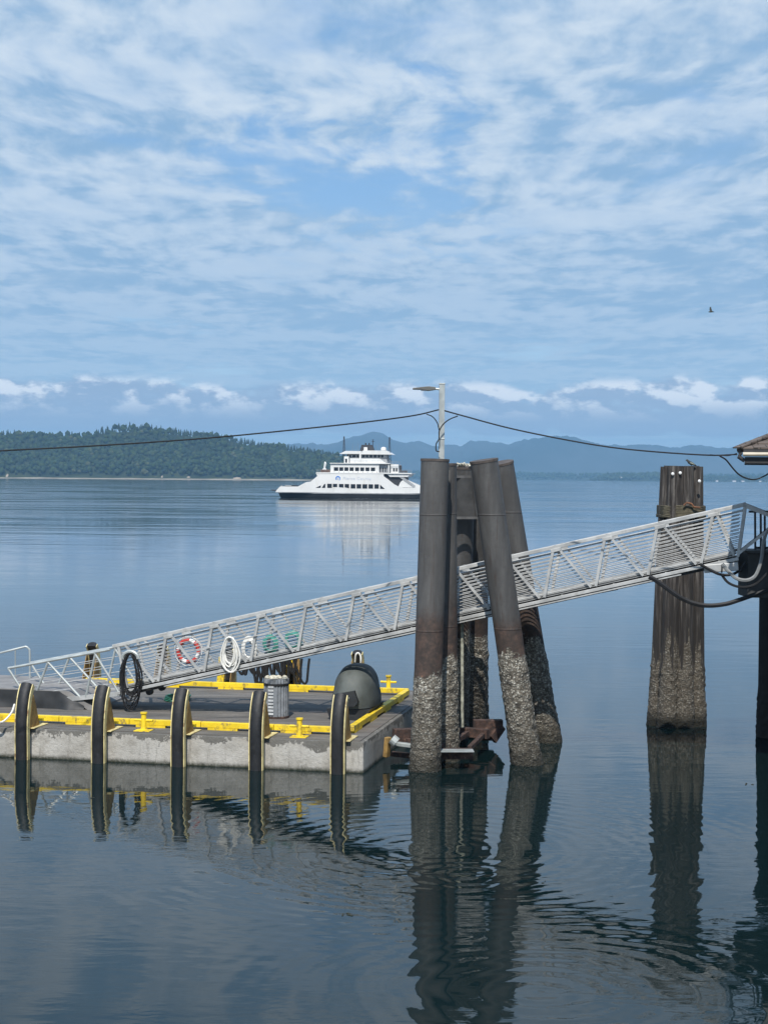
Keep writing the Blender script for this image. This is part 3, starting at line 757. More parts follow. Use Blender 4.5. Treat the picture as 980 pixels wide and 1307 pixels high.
# rounded hood
hd = dthing('rubber_hood', 'large rounded dark grey rubber hood with a black recessed front panel beside the right rail', 'hood', -1.22, 4.6)
b = MB(); nu, nv = 40, 22; vs = []
for j in range(nv+1):
    ph = (math.pi/2)*j/nv
    for k in range(nu):
        g = 2*math.pi*k/nu; c_, s_ = math.cos(g), math.sin(g)
        cp, sp_ = math.cos(ph)**.72, math.sin(ph)**.9
        x = .65*cp*abs(c_)**.8*math.copysign(1, c_); y = 1.10*cp*abs(s_)**.8*math.copysign(1, s_)
        z = .34+1.16*sp_
        x += .03*mnoise.noise(Vector((x*2, y*2, z*3))); vs.append((x, y, z))
b.add(vs, [(j*nu+k, j*nu+(k+1) % nu, (j+1)*nu+(k+1) % nu, (j+1)*nu+k) for j in range(nv) for k in range(nu)]+[tuple(range(nu-1, -1, -1))])
b.build('shell', M['hood'], hd, smooth=True)
MB().prism([(-.42, .42), (.20, .42), (.30, .55), (.18, .86), (-.40, .74)], -1.20, -.9).build('front_panel', M['black_panel'], hd)
MB().prism([(-.55, 0), (.35, 0), (.55, .18), (.6, .318), (-.66, .318)], -1.0, 1.0).build('base', M['black_panel'], hd)
bh_ = MB().lathe([(.035, 0), (.035, .02)], (0, 0, 0), 12).build('bolt_hole', M['galv'], hd); bh_.rotation_euler = (R(90), 0, 0); bh_.location = (.02, -1.205, .66)
# green hose ring
p = L(az(226, 893, .83)); b = MB()
for q in range(3): b.tube([(.36*math.cos(g/24*6.28)+.02*q, .5*math.sin(g/24*6.28), .03+.05*q) for g in range(25)], .025, 6)
g_ = dthing('hose_ring', 'green hose coiled flat on the dock in the gangway shadow', 'hose', p.x, p.y); b.build('coil', M['hose_green'], g_)
# mooring line at the left
pts = [aY(19, 899, 44.9), aY(16, 908, 44.7), aY(11, 915, 44.6), aY(4, 921, 44.5), aY(-3, 922, 44.4), aY(-16, 919, 44.4)]
tag(MB().tube(spline(pts, 6), .028, 6).build('mooring_line', M['rope_white'], smooth=True), 'short pale mooring line from the leftmost fender along the dock edge', 'rope')
# ramp landing at the left
ld = dthing('landing_ramp', 'grey landing ramp draped in black sheeting at the foot of the gangway', 'ramp', -9.9, 3.7)
MB().prism([(-7, .60), (.2, .52), (1.0, .06), (1.0, .0), (.8, .0), (.0, .44), (-7, .52)], .0, 2.9).build('top_plate', M['ramp_grey'], ld)
vs = []; nn = 60
for i in range(nn+1):
    x = -7+7.7*i/nn; top = .51 if x < 0 else max(.03, .46-.5*x)
    for j in range(6):
        v = j/5; vs.append((x, -.02-.14*v*(.6+.8*mnoise.noise(Vector((x*2.2, v, 0)))+.3*math.sin(x*5)), top*(1-v)+.005))
MB().add(vs, [(i*6+j, i*6+j+1, (i+1)*6+j+1, (i+1)*6+j) for i in range(nn) for j in range(5)]).build('sheeting', M['black_panel'], ld, smooth=True)
hr = dthing('pipe_handrail', 'bent galvanised pipe handrail rising at the left edge behind the landing ramp', 'handrail', 0, 0, 0)
hr.matrix_world = Matrix.Identity(4)
pts = [aY(-70, 848, 51.3), aY(-20, 838, 51.3), aY(10, 831, 51.2), aY(30, 826, 51.2), aY(34, 825.5, 51.2), aY(37, 828, 51.2), aY(38.5, 834, 51.2), aY(38.6, 872, 51.2)]
MB().tube(spline(pts, 5), .033, 8).build('top_rail', M['galv'], hr, smooth=True)
for px in (20, -40): MB().tube([aY(px, 829 if px > 0 else 842, 51.2), aY(px, 878, 51.2)], .02, 6).build('post', M['galv'], hr)

# ------------------------------------------------------------------ gangway
GA = Vector((-6.51, 47.6, 0)); ga = R(-13.36); gd = Vector((math.cos(ga), math.sin(ga), 0)); gn = Vector((-math.sin(ga), math.cos(ga), 0))
SL, GW, GH = .2415, 1.5, 1.5
def zb(s): return 1.60+SL*s
def G(s, w_, h): return GA+gd*s+gn*w_+Vector((0, 0, zb(s)+h))
gw = thing('gangway', 'long sloping aluminium truss gangway running from the pier down to the floating dock', 'gangway', (0, 0, 0))
for side_, w0 in (('near', 0.0), ('far', GW)):
    o_ = -1 if w0 == 0 else 1
    tcb = MB().bar(G(-1.4, w0, GH-.05), G(16.55, w0, GH-.05), .10, .10)
    for k in range(0, 12):
        yy_ = w0+o_*.0
        tcb.bar(G(1.4*k+.18, yy_, GH-.13), G(1.4*k+.46, yy_, GH-.13), .108, .10)
        tcb.bar(G(1.4*k+.3-.03, yy_, GH-.0), G(1.4*k+.3+.03, yy_, GH-.0), .112, .02)
    tcb.build('top_chord', M['alu'], gw, bevel=.01)
    MB().bar(G(-1.25, w0, .045), G(16.4, w0, .045), .10, .09).build('bottom_chord', M['alu'], gw, bevel=.008)
    MB().bar(G(-1.2, w0-o_*.075, .19), G(16.3, w0-o_*.075, .19), .012, .11).build('kick_plate', M['alu'], gw)
    MB().bar(G(0.2, w0, -.045), G(14.9, w0, -.045), .08, .035).build('lower_angle', M['alu'], gw)
    MB().tube([G(-1.3, w0+o_*-.09, GH-.20), G(16.5, w0+o_*-.09, GH-.20)], .024, 8).build('handrail', M['alu'], gw)
    b = MB()
    for k in range(11): b.tube([G(-1.2, w0-o_*.07, .22+k*.098), G(16.4, w0-o_*.07, .22+k*.098)], .0125, 6)
    b.build('infill_rails', M['alu'], gw)
    for k in range(-1, 12):
        sb = 1.4*k+(.02 if k > -1 else .35)
        if k < 0: MB().bar(G(-1.22, w0+o_*.0, GH-.1), G(-.95, w0, .14), .075, .085, gn).build('post', M['alu'], gw)
        else:
            top = sb+.23 if k < 11 else 15.72
            MB().bar(G(sb if k < 11 else 15.42, w0, .14), G(top, w0, GH-.1), .075, .095, gn).build('post', M['alu'], gw)
        a = (sb+.37 if k >= 0 else -1.0); e = sb+1.4-.13
        if k < 0: e = -.12
        if k == 11: a, e = 15.8, 16.28
        MB().bar(G(a, w0, GH-.1), G(e, w0, .14), .06, .085, gn).build('diagonal', M['alu'], gw)
    # end frame at the pier
    MB().bar(G(16.38, w0, .1), G(16.55, w0, GH-.06), .075, .10, gn).build('post', M['alu'], gw)
    MB().bar(G(16.5, w0, GH-.05), G(17.25, w0, GH-.52), .10, .10).build('end_rail', M['alu'], gw)
    MB().bar(G(16.36, w0, .16), G(17.3, w0, .72), .07, .11, gn).build('end_brace', M['alu'], gw)
    MB().bar(G(15.5, w0, -.03), G(16.4, w0, -.16), .14, .22).build('hinge_arm', M['alu'], gw, bevel=.02)
for w_ in (.3, GW-.3): MB().bar(G(-1.1, w_, .02), G(16.2, w_, .02), .09, .22).build('shade_stringer', M['alu_floor'], gw)  # dark beams added so the gangway underside looks shaded in its reflection
b = MB(); b.bar(G(-1.2, GW/2, .17), G(16.3, GW/2, .17), GW-.12, .03); b.build('walkway', M['alu_floor'], gw)
for k in range(13): MB().bar(G(1.4*k-.9, .06, .05), G(1.4*k-.9, GW-.06, .05), .07, .10).build('cross_beam', M['alu'], gw)
MB().tube([G(s, .12, -.045-.02*math.sin(s*2)) for s in np.linspace(2, 13.2, 30)], .035, 8).build('service_pipe', M['cable'], gw)
MB().bar(G(1.2, -.08, .78), G(3.62, -.08, .86), .03, .03).build('hose_bar', M['alu'], gw)
# folding apron at the dock end: lighter rails and ramp plate
P = lambda px, py, w_: None
def plane_pt(px, py, w_):
    d = ray(px, py); q = GA+gn*w_; return CP+d*((q-CP).dot(gn)/d.dot(gn))
for w0 in (0, GW):
    t0, t1 = plane_pt(11, 853, 0)+gn*w0, plane_pt(141, 829, 0)+gn*w0
    c0, c1 = plane_pt(24, 899, 0)+gn*w0, plane_pt(153, 885.5, 0)+gn*w0
    MB().tube([t0, t1], .042, 8).build('apron_top_rail', M['galv'], gw)
    MB().bar(c0, c1, .06, .13).build('apron_chord', M['alu'], gw)
    f0 = c0+Vector((0, 0, .05))
    tp = lambda u: t0.lerp(t1, u)
    cp_ = lambda u: c0.lerp(c1, u)
    b = MB()
    for q in (.22, .4, .58, .76): b.tube([t0.lerp(c0, q), t1.lerp(c1, q)], .011, 6)
    b.build('apron_infill', M['alu'], gw)
    for a, e in ((0.0, .12), (.40, .14), (.385, .62), (.86, .67), (.845, 1.0)): MB().tube([tp(a), cp_(e)], .036, 8).build('apron_brace', M['galv'], gw)
MB().bar(plane_pt(24, 900, 0)+gn*GW/2, plane_pt(153, 886, 0)+gn*GW/2, GW-.1, .04).build('apron_plate', M['ramp_grey'], gw)
for w0 in (.25, GW-.25):
    c_ = G(-.35, w0, -.12); ax = gn
    MB().tube([c_-gn*.07, c_+gn*.07], .10, 20).build('roller', M['rubber'], gw)

# coils hung on the near truss
def loops(center, wpx, hpx, n, rad, mat, name, label, cat, jitter=.1, seed=1):
    """coil of hose hung from a hook: n long narrow loops in a vertical plane just proud of the truss"""
    rnd = random.Random(seed); root = thing(name, label, cat, center)
    pts = []
    for k in range(n):
        ww = wpx*(1-rnd.uniform(0, .5)); hh_ = hpx*(1-rnd.uniform(0, .3)); off = -.05-.018*(k % 6)-.01*rnd.random(); sx_ = rnd.uniform(-.05, .05)*wpx
        for i in range(26):
            g = 2*math.pi*i/26+math.pi/2
            wloc = ww*.5*(1-.28*max(0, math.sin(g)))
            p = Vector((0, 0, 0))+gd*(wloc*math.cos(g)+sx_*(1-math.sin(g)))+gn*(off)+Vector((0, 0, hh_*.5*math.sin(g)-hh_*.5))
            p += gd*mnoise.noise(Vector((k*3.1, i*.3, seed)))*jitter*.25+Vector((0, 0, 1))*mnoise.noise(Vector((k*3.1, i*.3, seed+9)))*jitter*.25
            pts.append(p)
    MB().tube(pts, rad, 7).build('coil', M[mat], root, smooth=True)
    return root
c1 = loops(plane_pt(168.5, 833, 0), .80, 1.66, 15, .014, 'rope_black', 'cable_coil', 'large black cable coil hung from a grey bracket low on the gangway', 'cable coil', .28, 3)
b = MB(); b.tube([Vector((0, 0, 0))+gd*(.24*math.cos(a))+Vector((0, 0, .20*math.sin(a)-.16))+gn*-.1 for a in np.linspace(0, math.pi, 14)], .055, 8); b.build('saddle', M['galv'], c1, smooth=True)
c2 = loops(plane_pt(295, 812, 0), .58, 1.08, 5, .024, 'rope_white', 'hose_coil', 'white hose coil hung on the side of the gangway, right of the life ring', 'hose coil', .14, 5)
MB().box((-.05, -.12, -.02), (.05, .02, .06)).build('hook', M['galv'], c2)
# life ring on the far railing
lr = thing('life_ring', 'round red and white life ring hung on the far railing of the gangway', 'life ring', plane_pt(240.5, 831, GW-.16))
R0 = .32
for k in range(8):
    a0, a1 = R(45*k-6 if k % 2 else 45*k+6), R(45*(k+1)+6 if k % 2 == 0 else 45*(k+1)-6)
    a0, a1 = R(45*k), R(45*(k+1)); red = k % 2 == 0
    if red: a0 -= R(9); a1 += R(9)
    else: a0 += R(9); a1 -= R(9)
    pts = [gd*(R0*math.cos(a))+Vector((0, 0, R0*math.sin(a))) for a in np.linspace(a0, a1, 9)]
    MB().tube(pts, .058, 12).build('red_section' if red else 'white_section', M['red' if red else 'white'], lr, smooth=True)
MB().tube([gd*(.43*math.cos(a))+Vector((0, 0, .43*math.sin(a)))+gn*.02*math.sin(4*a) for a in np.linspace(0, 2*math.pi, 40)], .01, 5).build('grab_line', M['rope_white'], lr)
def small_coil(px, py, mat, lab, name='rope_coil', rw=.22, rh=.26, n=4, sd=1):
    rt = thing(name, lab, 'rope', plane_pt(px, py, GW-.2)); rnd = random.Random(sd); pts = []
    for k in range(n):
        for i in range(18):
            g = 2*math.pi*i/18; pts.append(gd*(rw*(1-.12*k)*math.cos(g)+.02*rnd.random())+Vector((0, 0, rh*(1-.1*k)*math.sin(g)))+gn*(-.02*k))
    MB().tube(pts, .026, 6).build('coil', M[mat], rt)
small_coil(345, 822, 'rope_teal', 'teal rope coil tied behind the gangway rails, nearer the white hose', sd=1)
small_coil(374, 817, 'rope_teal', 'teal rope coil behind the gangway rails, farther right above the barrel', sd=2, rw=.26)
small_coil(318, 828, 'rope_white', 'loose off-white rope bundle behind the gangway rails just right of the white hose', sd=3, rh=.36)
# black lines hanging at the back edge of the dock
rk = thing('rope_rack', 'yellow and rusty rack at the back of the dock draped with black mooring lines', 'rope rack', (0, 0, 0)); YB = 53.9
MB().tube([aY(283, 842, YB+.9), aY(378, 840, YB)], .04, 8).build('rack_bar', M['rust'], rk)
for a in ((362, 872, 371, 836), (379, 873, 378, 836), (281, 874, 284, 838)): MB().bar(aY(a[0], a[1], YB), aY(a[2], a[3], YB), .14, .22).build('rack_post', M['yellow' if a[0] != 379 else 'ochre'], rk)
rnd = random.Random(4)
for k in range(15):
    a = 302+k*5.2; wd = rnd.uniform(6, 20); dp = rnd.uniform(16, 40); 
    pts = [aY(a+wd*math.sin(u*math.pi*.5)*(1 if True else 0)+rnd.uniform(-.6, .6), 842-.02*(a-302)+dp*math.sin(math.pi*u), YB-.1-.02*k+.01*(a-302)*-.1) for u in np.linspace(0, 1, 9)]
    MB().tube(spline(pts, 4), rnd.uniform(.04, .06), 6).build('hanging_line', M['rope_black'], rk, smooth=True)
# small white rope loop on the rear fender post
tag(MB().tube(spline([aY(453, 845, 53.1), aY(454, 836, 53.0), aY(457, 833.5, 53), aY(460, 837, 53), aY(460.5, 845, 53.0), aY(459, 849, 53.1)], 6), .03, 7).build('rope_loop', M['rope_white'], smooth=True), 'white rope loop on the yellow post behind the rubber hood', 'rope')

# ------------------------------------------------------------------ steel dolphin
dl = thing('mooring_dolphin', 'cluster of tall dark steel piles with rusty and barnacled feet holding the gangway and float', 'pile cluster', (1.8, 45, 0))
dl_o = Vector((1.8, 45, 0))
def pile(bot, top, r, mat, parent, org, name='pile', crust=2.8, cap=True, rtop=None, amp=.032):
    """long cylinder with a swollen uneven crust below `crust` metres"""
    bot, top = Vector(bot), Vector(top); d = (bot-top); bot2 = bot+d.normalized()*1.2; n, rows = 44, 170; vs = []
    ax = (top-bot2).normalized(); a = ax.orthogonal().normalized(); b_ = ax.cross(a)
    for j in range(rows+1):
        u = j/rows; c = bot2.lerp(top, u)
        rr = r if rtop is None else r*(1-u)+rtop*u
        for k in range(n):
            g = 2*math.pi*k/n; dr = a*math.cos(g)+b_*math.sin(g); p = c+dr*rr
            f = min(1, max(0, (crust-p.z)/.25+mnoise.noise(p*1.3)*1.2))
            if f > 0: p += dr*f*(amp*.6+amp*mnoise.noise(p*9)+amp*.9*mnoise.noise(p*21)+ .04*max(0, 1-p.z/1.2))
            vs.append(p-org)
    mb = MB(); mb.add(vs, [(j*n+k, j*n+(k+1) % n, (j+1)*n+(k+1) % n, (j+1)*n+k) for j in range(rows) for k in range(n)]+[tuple(range(n-1, -1, -1)), tuple(range(rows*n, (rows+1)*n))])
    o = mb.build(name, M[mat], parent, smooth=True)
    if cap:
        vs = []
        for (h_, e) in ((-.02, .0), (-.02, .012), (.045, .012), (.045, 0)):
            for k in range(n): g = 2*math.pi*k/n; vs.append(top+ax*h_+(a*math.cos(g)+b_*math.sin(g))*((rtop or r)+e)-org)
        mb = MB(); mb.add(vs, [(j*n+k, j*n+(k+1) % n, (j+1)*n+(k+1) % n, (j+1)*n+k) for j in range(3) for k in range(n)]+[tuple(range(n-1, -1, -1)), tuple(range(3*n, 4*n))])
        mb.build('cap_plate', M['pile_cap'], o)
    return o
M['pile_cap'] = simple('rusty_cap', (.085, .07, .062), .8, 0, .3, 5)
PR = .37
pile(aY(542.5, 984, 43.2).xy.to_3d(), aY(555, 588, 43.35), PR, 'pile_a', dl, dl_o, crust=2.5)
pile((1.72, 44.75, 0), aY(566, 593.5, 44.55), .35, 'pile_b', dl, dl_o, crust=2.9)
pile((2.15, 48.6, 0), aY(591, 596, 47.2), .35, 'pile_b', dl, dl_o)
pile(aY(672, 976, 44.25).xy.to_3d(), aY(617.5, 589, 43.75), PR, 'pile_b', dl, dl_o, crust=3.0)
pile(aY(699, 947, 48.1).xy.to_3d(), aY(639, 592, 46.95), .36, 'pile_b', dl, dl_o)
pile((2.86, 50.4, 0), aY(609, 603, 48.0), .35, 'pile_b', dl, dl_o)
# plate between the tops, straps
b = MB(); q = [aY(579.5, 610, 46.55), aY(601.5, 610, 46.55), aY(608.5, 660, 46.8), aY(578.5, 660, 46.8)]
b.add([p-dl_o for p in q]+[p-dl_o+Vector((0, .05, 0)) for p in q], [(0, 1, 2, 3), (7, 6, 5, 4), (0, 4, 5, 1), (1, 5, 6, 2), (2, 6, 7, 3), (3, 7, 4, 0)]).build('tie_plate', M['pile_cap2'] if 'pile_cap2' in M else simple('tie_plate_paint', (.07, .07, .07), .6), dl)
edge_m = simple('plate_edge_paint', (.095, .093, .09), .6)
for (a, c) in (((578.3, 600), (578.3, 668)), ((602.5, 601), (609.8, 660)), ((579, 608.5), (603, 608.5)), ((577.5, 661), (609.5, 661))):
    MB().bar(aY(*a, 46.5)-dl_o, aY(*c, 46.72)-dl_o, .07, .07).build('plate_edge', edge_m, dl)
MB().bar(aY(573, 600, 44.0)-dl_o, aY(571.5, 672, 44.0)-dl_o, .08, .06).build('weld_bar', edge_m, dl)
# crusty pale droppings on the middle pile top
b = MB()
for k in range(22): 
    p = aY(random.uniform(583, 601), 594+random.uniform(-1, 1), 47.0+random.uniform(-.2, .25))-dl_o; b.tube([p, p+Vector((random.uniform(-.14, .14), random.uniform(-.1, .1), random.uniform(.0, .07)))], [.03, .015], 5)
b.build('droppings', M['crust'], dl)
# twin guide pipes
for px in (581.5, 589.5):
    MB().tube([aY(px, 792, 45.9)-dl_o, aY(px+.3, 928, 45.9)-dl_o], .045, 8).build('guide_pipe', M['galv_old'] if 'galv_old' in M else simple('crusted_pipe', (.30, .30, .24), .9, 0, .5, 6), dl)
# rusty frame at the foot (its own steel beams)
fr = thing('pile_guide_frame', 'rust covered steel guide frame at the waterline between the float and the dolphin piles', 'steel frame', (2, 45, 0)); fo_ = Vector((2, 45, 0))
def fbar(p, q, w_, h_, mat='rust', nm='beam'): MB().bar(Vector(p)-fo_, Vector(q)-fo_, w_, h_).build(nm, M[mat], fr, bevel=.01)
fbar(az(559, 962, .35), az(603, 962, .35), .30, .26)
MB().bar(az(558, 958, .50)-fo_, az(604, 958, .50)-fo_, .42, .02).build('top_plate', M['galv'], fr)
fbar(az(580, 933, .5), az(623, 937, .5), .2, .26)
fbar(az(562, 955, .42), az(578, 930, .5), .16, .2); fbar(az(599, 955, .42), az(620, 934, .5), .12, .12); fbar(az(572, 952, .45), az(596, 936, .5), .12, .14)
fbar(az(604, 927, .6), az(641, 927, .6), .3, .38); fbar(az(610, 938, .3), az(630, 938, .3), .25, .3)
fbar(az(578, 944, .4), az(520, 948, .5), .18, .22); fbar(az(502, 939, .66), az(532, 938, .66), .28, .36)
fbar(az(497, 948, .55), az(535, 953, .45), .20, .10, 'galv', 'guide_arm'); fbar(az(495, 941, .75), az(493, 966, .22), .18, .12, 'ochre', 'hanger_plate')
fbar(az(500, 962, .18), az(536, 966, .15), .2, .12)
MB().tube([az(500, 943, .72)-fo_, az(506, 948, .62)-fo_], .14, 14).build('roller', M['galv'], fr)
fbar(az(640, 926, .62), az(628, 944, .25), .12, .3)

b = MB(); rnd = random.Random(11)
for k in range(9):
    q = az(rnd.uniform(20, 960), rnd.uniform(1000, 1300)); a0 = rnd.random()*6.28; n_ = rnd.randint(1, 4)
    for j in range(n_):
        p0 = q+Vector((rnd.uniform(-.15, .15), rnd.uniform(-.15, .15), .006)); dd = Vector((math.cos(a0+j), math.sin(a0+j), 0))*rnd.uniform(.02, .08)
        b.bar(p0-dd, p0+dd, rnd.uniform(.01, .03), .01)
fw = b.build('floating_weed', simple('sea_weed', (.03, .03, .015), .7)); tag(fw, 'small scraps of dark weed floating on the calm water in the foreground', 'weed', kind='stuff')
# ------------------------------------------------------------------ light pole
lp = thing('light_pole', 'square grey light pole with an arm lamp standing behind the steel piles', 'light pole', aY(563.2, 586, 43.9)); lo = aY(563.2, 586, 43.9)
tz = aY(563.4, 490.5, 43.9).z-lo.z
MB().box((-.075, -.075, -.35), (.075, .075, tz)).box((-.085, -.085, tz), (.085, .085, tz+.03)).box((-.085, -.085, .52), (.085, .085, .56)).box((-.16, -.16, -.38), (.16, .16, -.35)).build('pole', M['galv'], lp, bevel=.008)
az_ = tz-.13
MB().tube([(-.07, 0, az_), (-.18, 0, az_+.01)], .028, 8).build('arm', M['galv'], lp)
hb = MB(); hb.prism([(-.17, az_-.02), (-.17, az_+.05), (-.36, az_+.07), (-.55, az_+.05), (-.78, az_+.02), (-.78, az_-.015), (-.55, az_-.02), (-.36, az_-.05)], -.11, .11); lh = hb.build('lamp_head', M['lamp'] if 'lamp' in M else simple('lamp_housing', (.12, .12, .11), .6), lp, bevel=.01)
MB().box((-.56, -.08, az_-.045), (-.42, .08, az_-.02)).build('lens', M['white'], lh)
# cables
def cable(name, pts, r, lab, Ya, Yb, mat='cable'):
    n = len(pts); P_ = [aY(px, py, Ya+(Yb-Ya)*i/(n-1)) for i, (px, py) in enumerate(pts)]
    return tag(MB().tube(spline(P_, 6), r, 6).build(name, M[mat], smooth=True), lab, 'cable')
cable('overhead_cable', [(-160, 586), (-60, 580), (0, 575.5), (100, 570.3), (200, 564), (290, 557), (400, 546), (480, 537), (530, 530), (559.5, 523)], .019, 'overhead black cable sagging leftward from the light pole across the hill', 38, 43.85)
cable('overhead_cable', [(566.5, 524), (590, 530.5), (650, 546.5), (720, 561), (780, 571), (840, 577), (905, 581), (940, 580)], .019, 'overhead black cable sagging from the light pole to the roof corner on the right', 43.85, 41.3)
# lashings along the right span
cable('drop_cable', [(584, 531), (574, 535), (566, 541), (560.5, 550), (560, 560), (556.5, 567), (556.6, 575), (560.5, 576.5)], .016, 'thin black drop cable curling from the right span down the light pole', 43.6, 43.7)
cable('drop_cable', [(544, 528.5), (552, 532), (558, 540), (560.2, 549)], .014, 'short drop cable curving from the left span to the light pole', 43.7, 43.75)
cable('drop_cable', [(918, 582), (926, 587), (935, 598), (943, 606), (952, 610.5), (962, 612), (972, 609), (984, 602), (1000, 592)], .02, 'black drip loop cable hanging beneath the roof corner', 41.3, 41.8)
cable('drop_cable', [(905, 580.3), (922, 581.5), (930, 581.5), (940, 578.5)], .012, 'thin tie wire linking the overhead cable to the roof corner', 41.35, 41.25)

# ------------------------------------------------------------------ timber pile cluster
tc = thing('timber_dolphin', 'weathered timber pile cluster bound with rope behind the upper gangway', 'pile cluster', (9.2, 51.6, 0)); to = Vector((9.2, 51.6, 0))
for (pb, pt, r, rt, yb, yt) in ((837, 851.5, .25, .22, 51.5, 51.3), (850.5, 861.5, .28, .24, 51.05, 51.0), (872, 874.5, .285, .25, 51.1, 51.05), (888.5, 887.5, .26, .225, 51.4, 51.3), (846, 857, .28, .25, 52.0, 51.9), (866, 870, .28, .25, 52.0, 51.9), (882, 882, .28, .25, 52.0, 51.9)):
    pile(Vector((aY(pb, 925, yb).x, yb, 0)), aY(pt, 595.2+random.uniform(-.8, .8), yt), r, 'wood', tc, to, crust=2.0, cap=False, rtop=rt, amp=.03)
b = MB()
for k in range(9):
    zc = aY(870, 646+k*1.65, 51.3).z; pts = []
    for i in range(41):
        g = 2*math.pi*i/40; ex = .70 if k < 7 else .72
        pts.append(Vector((aY(869, 640, 51.5).x-9.2+ex*abs(math.cos(g))**.6*math.copysign(1, math.cos(g)), (51.55-51.6)+.78*abs(math.sin(g))**.7*math.copysign(1, math.sin(g)), zc+.03*mnoise.noise(Vector((i*.4, k*2, 0)))-.01*i/40)))
    b.tube(pts, .032, 6)
b.build('rope_lashing', simple('green_brown_rope', (.085, .075, .05), .9, 0, .5, 5), tc, smooth=True)
MB().tube([Vector((aY(x_, y_, 50.65)-to)) for x_, y_ in ((872, 645), (876, 641.5), (882, 643), (885, 647), (893, 648))], .03, 6).build('loose_end', simple('rust_brown_rope', (.16, .075, .04), .9, 0, .4), tc)
for px, py in ((858, 604.8), (867.5, 603.6), (892, 614)): 
    o = MB().lathe([(.05, 0), (.045, .03), (.02, .04)], (0, 0, 0), 10).build('bolt_head', M['white'], tc); o.rotation_euler = (R(90), 0, 0); o.location = aY(px, py, 50.74)-to
# bird on the timber cluster
bd = thing('perched_bird', 'small dark-headed bird perched on top of the timber piles', 'bird', aY(881.5, 595.2, 51.0))
b = MB(); b.tube([(.16, 0, .02), (.08, 0, .06), (.0, 0, .09), (-.07, 0, .13), (-.10, 0, .17), (-.13, 0, .19), (-.17, 0, .18)], [.012, .035, .055, .05, .035, .034, .01], 10); b.tube([(0, -.02, 0), (0, -.02, .06)], .006, 5); b.tube([(0, .02, 0), (0, .02, .06)], .006, 5)
b.build('body', M['bird'], bd, smooth=True)
MB().tube([(.10, -.035, .05), (.02, -.05, .085), (-.04, -.045, .11)], [.01, .03, .015], 8).build('wing', M['bird_pale'], bd, smooth=True)
fb = thing('flying_bird', 'tiny dark bird flying high in the clouds at the upper right', 'bird', aY(907, 398, 120)); 
b = MB(); b.tube([(.22, 0, 0), (.05, 0, .02), (-.12, 0, .0), (-.2, 0, -.01)], [.01, .06, .05, .01], 8); b.add([(.08, 0, .03), (-.06, 0, .03), (-.12, .0, .34), (-.02, 0, .36)], [(0, 1, 2, 3)]); b.add([(.08, .02, .03), (-.06, .02, .03), (-.1, .3, .25), (0, .32, .27)], [(0, 1, 2, 3)])
b.build('body', M['bird'], fb)

# ------------------------------------------------------------------ pier and building at the right
pr = thing('pier', 'dark timber and steel pier corner with an abutment box where the gangway starts', 'pier', (0, 0, 0))
ax0 = aY(953.5, 735, 44.0).x; zt_ = aY(965, 706, 44).z; zb_ = aY(965, 763, 44).z
MB().box((ax0, 44.0, zb_), (ax0+3.5, 45.2, zt_)).build('abutment', M['pier_dark'], pr, bevel=.02)
MB().box((ax0-.1, 43.9, zt_+.002), (ax0+3.6, 45.3, zt_+.07)).build('abutment_cap', M['pier_dark'], pr)
MB().box((ax0+2.2, 36, zt_-.25), (26, 50.5, zt_-.02)).build('deck', M['pier_pile'], pr)
for (x_, y_) in ((11.6, 49.3), (12.4, 44.4), (12.6, 39), (17, 44), (17, 50), (17, 38)):
    pile((x_, y_, 0), (x_, y_, zt_-.26 if y_ != 44.4 else zb_), .33, 'pier_pile', pr, Vector((0, 0, 0)), 'pile', cap=False, crust=1.5)
for px in (963.3, 970.5, 975.6, 985, 995): MB().bar(aY(px, 708, 44.6), aY(px-.3, 652.5, 44.6), .05, .05).build('rail_post', M['pier_dark'], pr)
for y0_ in (653, 699): MB().bar(aY(955 if y0_ < 660 else 963, y0_, 44.6), aY(1010, y0_+.4, 44.6), .05, .06).build('rail', M['pier_dark'], pr)
# hoses between gangway and pier
cable('utility_hose', [(893, 720), (903, 726), (918, 733), (932, 733.5), (943, 728), (951, 717)], .04, 'black hose looping from the gangway end close under the hinge', 43.9, 43.8)
cable('utility_hose', [(921, 720), (930, 730), (940, 738.5), (953, 740.5), (964, 734), (971, 715), (974, 690), (980, 676), (992, 668)], .05, 'grey hose looping up in front of the abutment box', 43.6, 43.3, 'hose_grey')
cable('utility_hose', [(920, 733), (928, 743), (940, 748.5), (953, 749), (966, 744), (980, 730), (992, 716)], .035, 'thin black hose forming the lowest small loop beside the abutment', 43.7, 43.4)
cable('utility_hose', [(828, 736), (840, 743), (855, 754), (870, 764), (888, 771), (905, 773), (925, 771), (942, 766), (958, 760.5), (985, 752)], .065, 'thick black hose sagging from the gangway underside to the abutment foot', 44.0, 43.85)
cable('utility_hose', [(921, 720), (920.5, 731)], .02, 'short vertical black hanger strap under the gangway end', 43.8, 43.8)
# building with hipped shingle roof
c0 = aY(939.5, 573, 41.5)
bl = thing('pier_building', 'pier building with a brown shingled hip roof and tan gutter at the right edge', 'building', (c0.x, 41.5, 0), R(-12.3))
ex, ey, ez = 0.0, 0.0, c0.z; W_, D_ = 9.0, 3.0
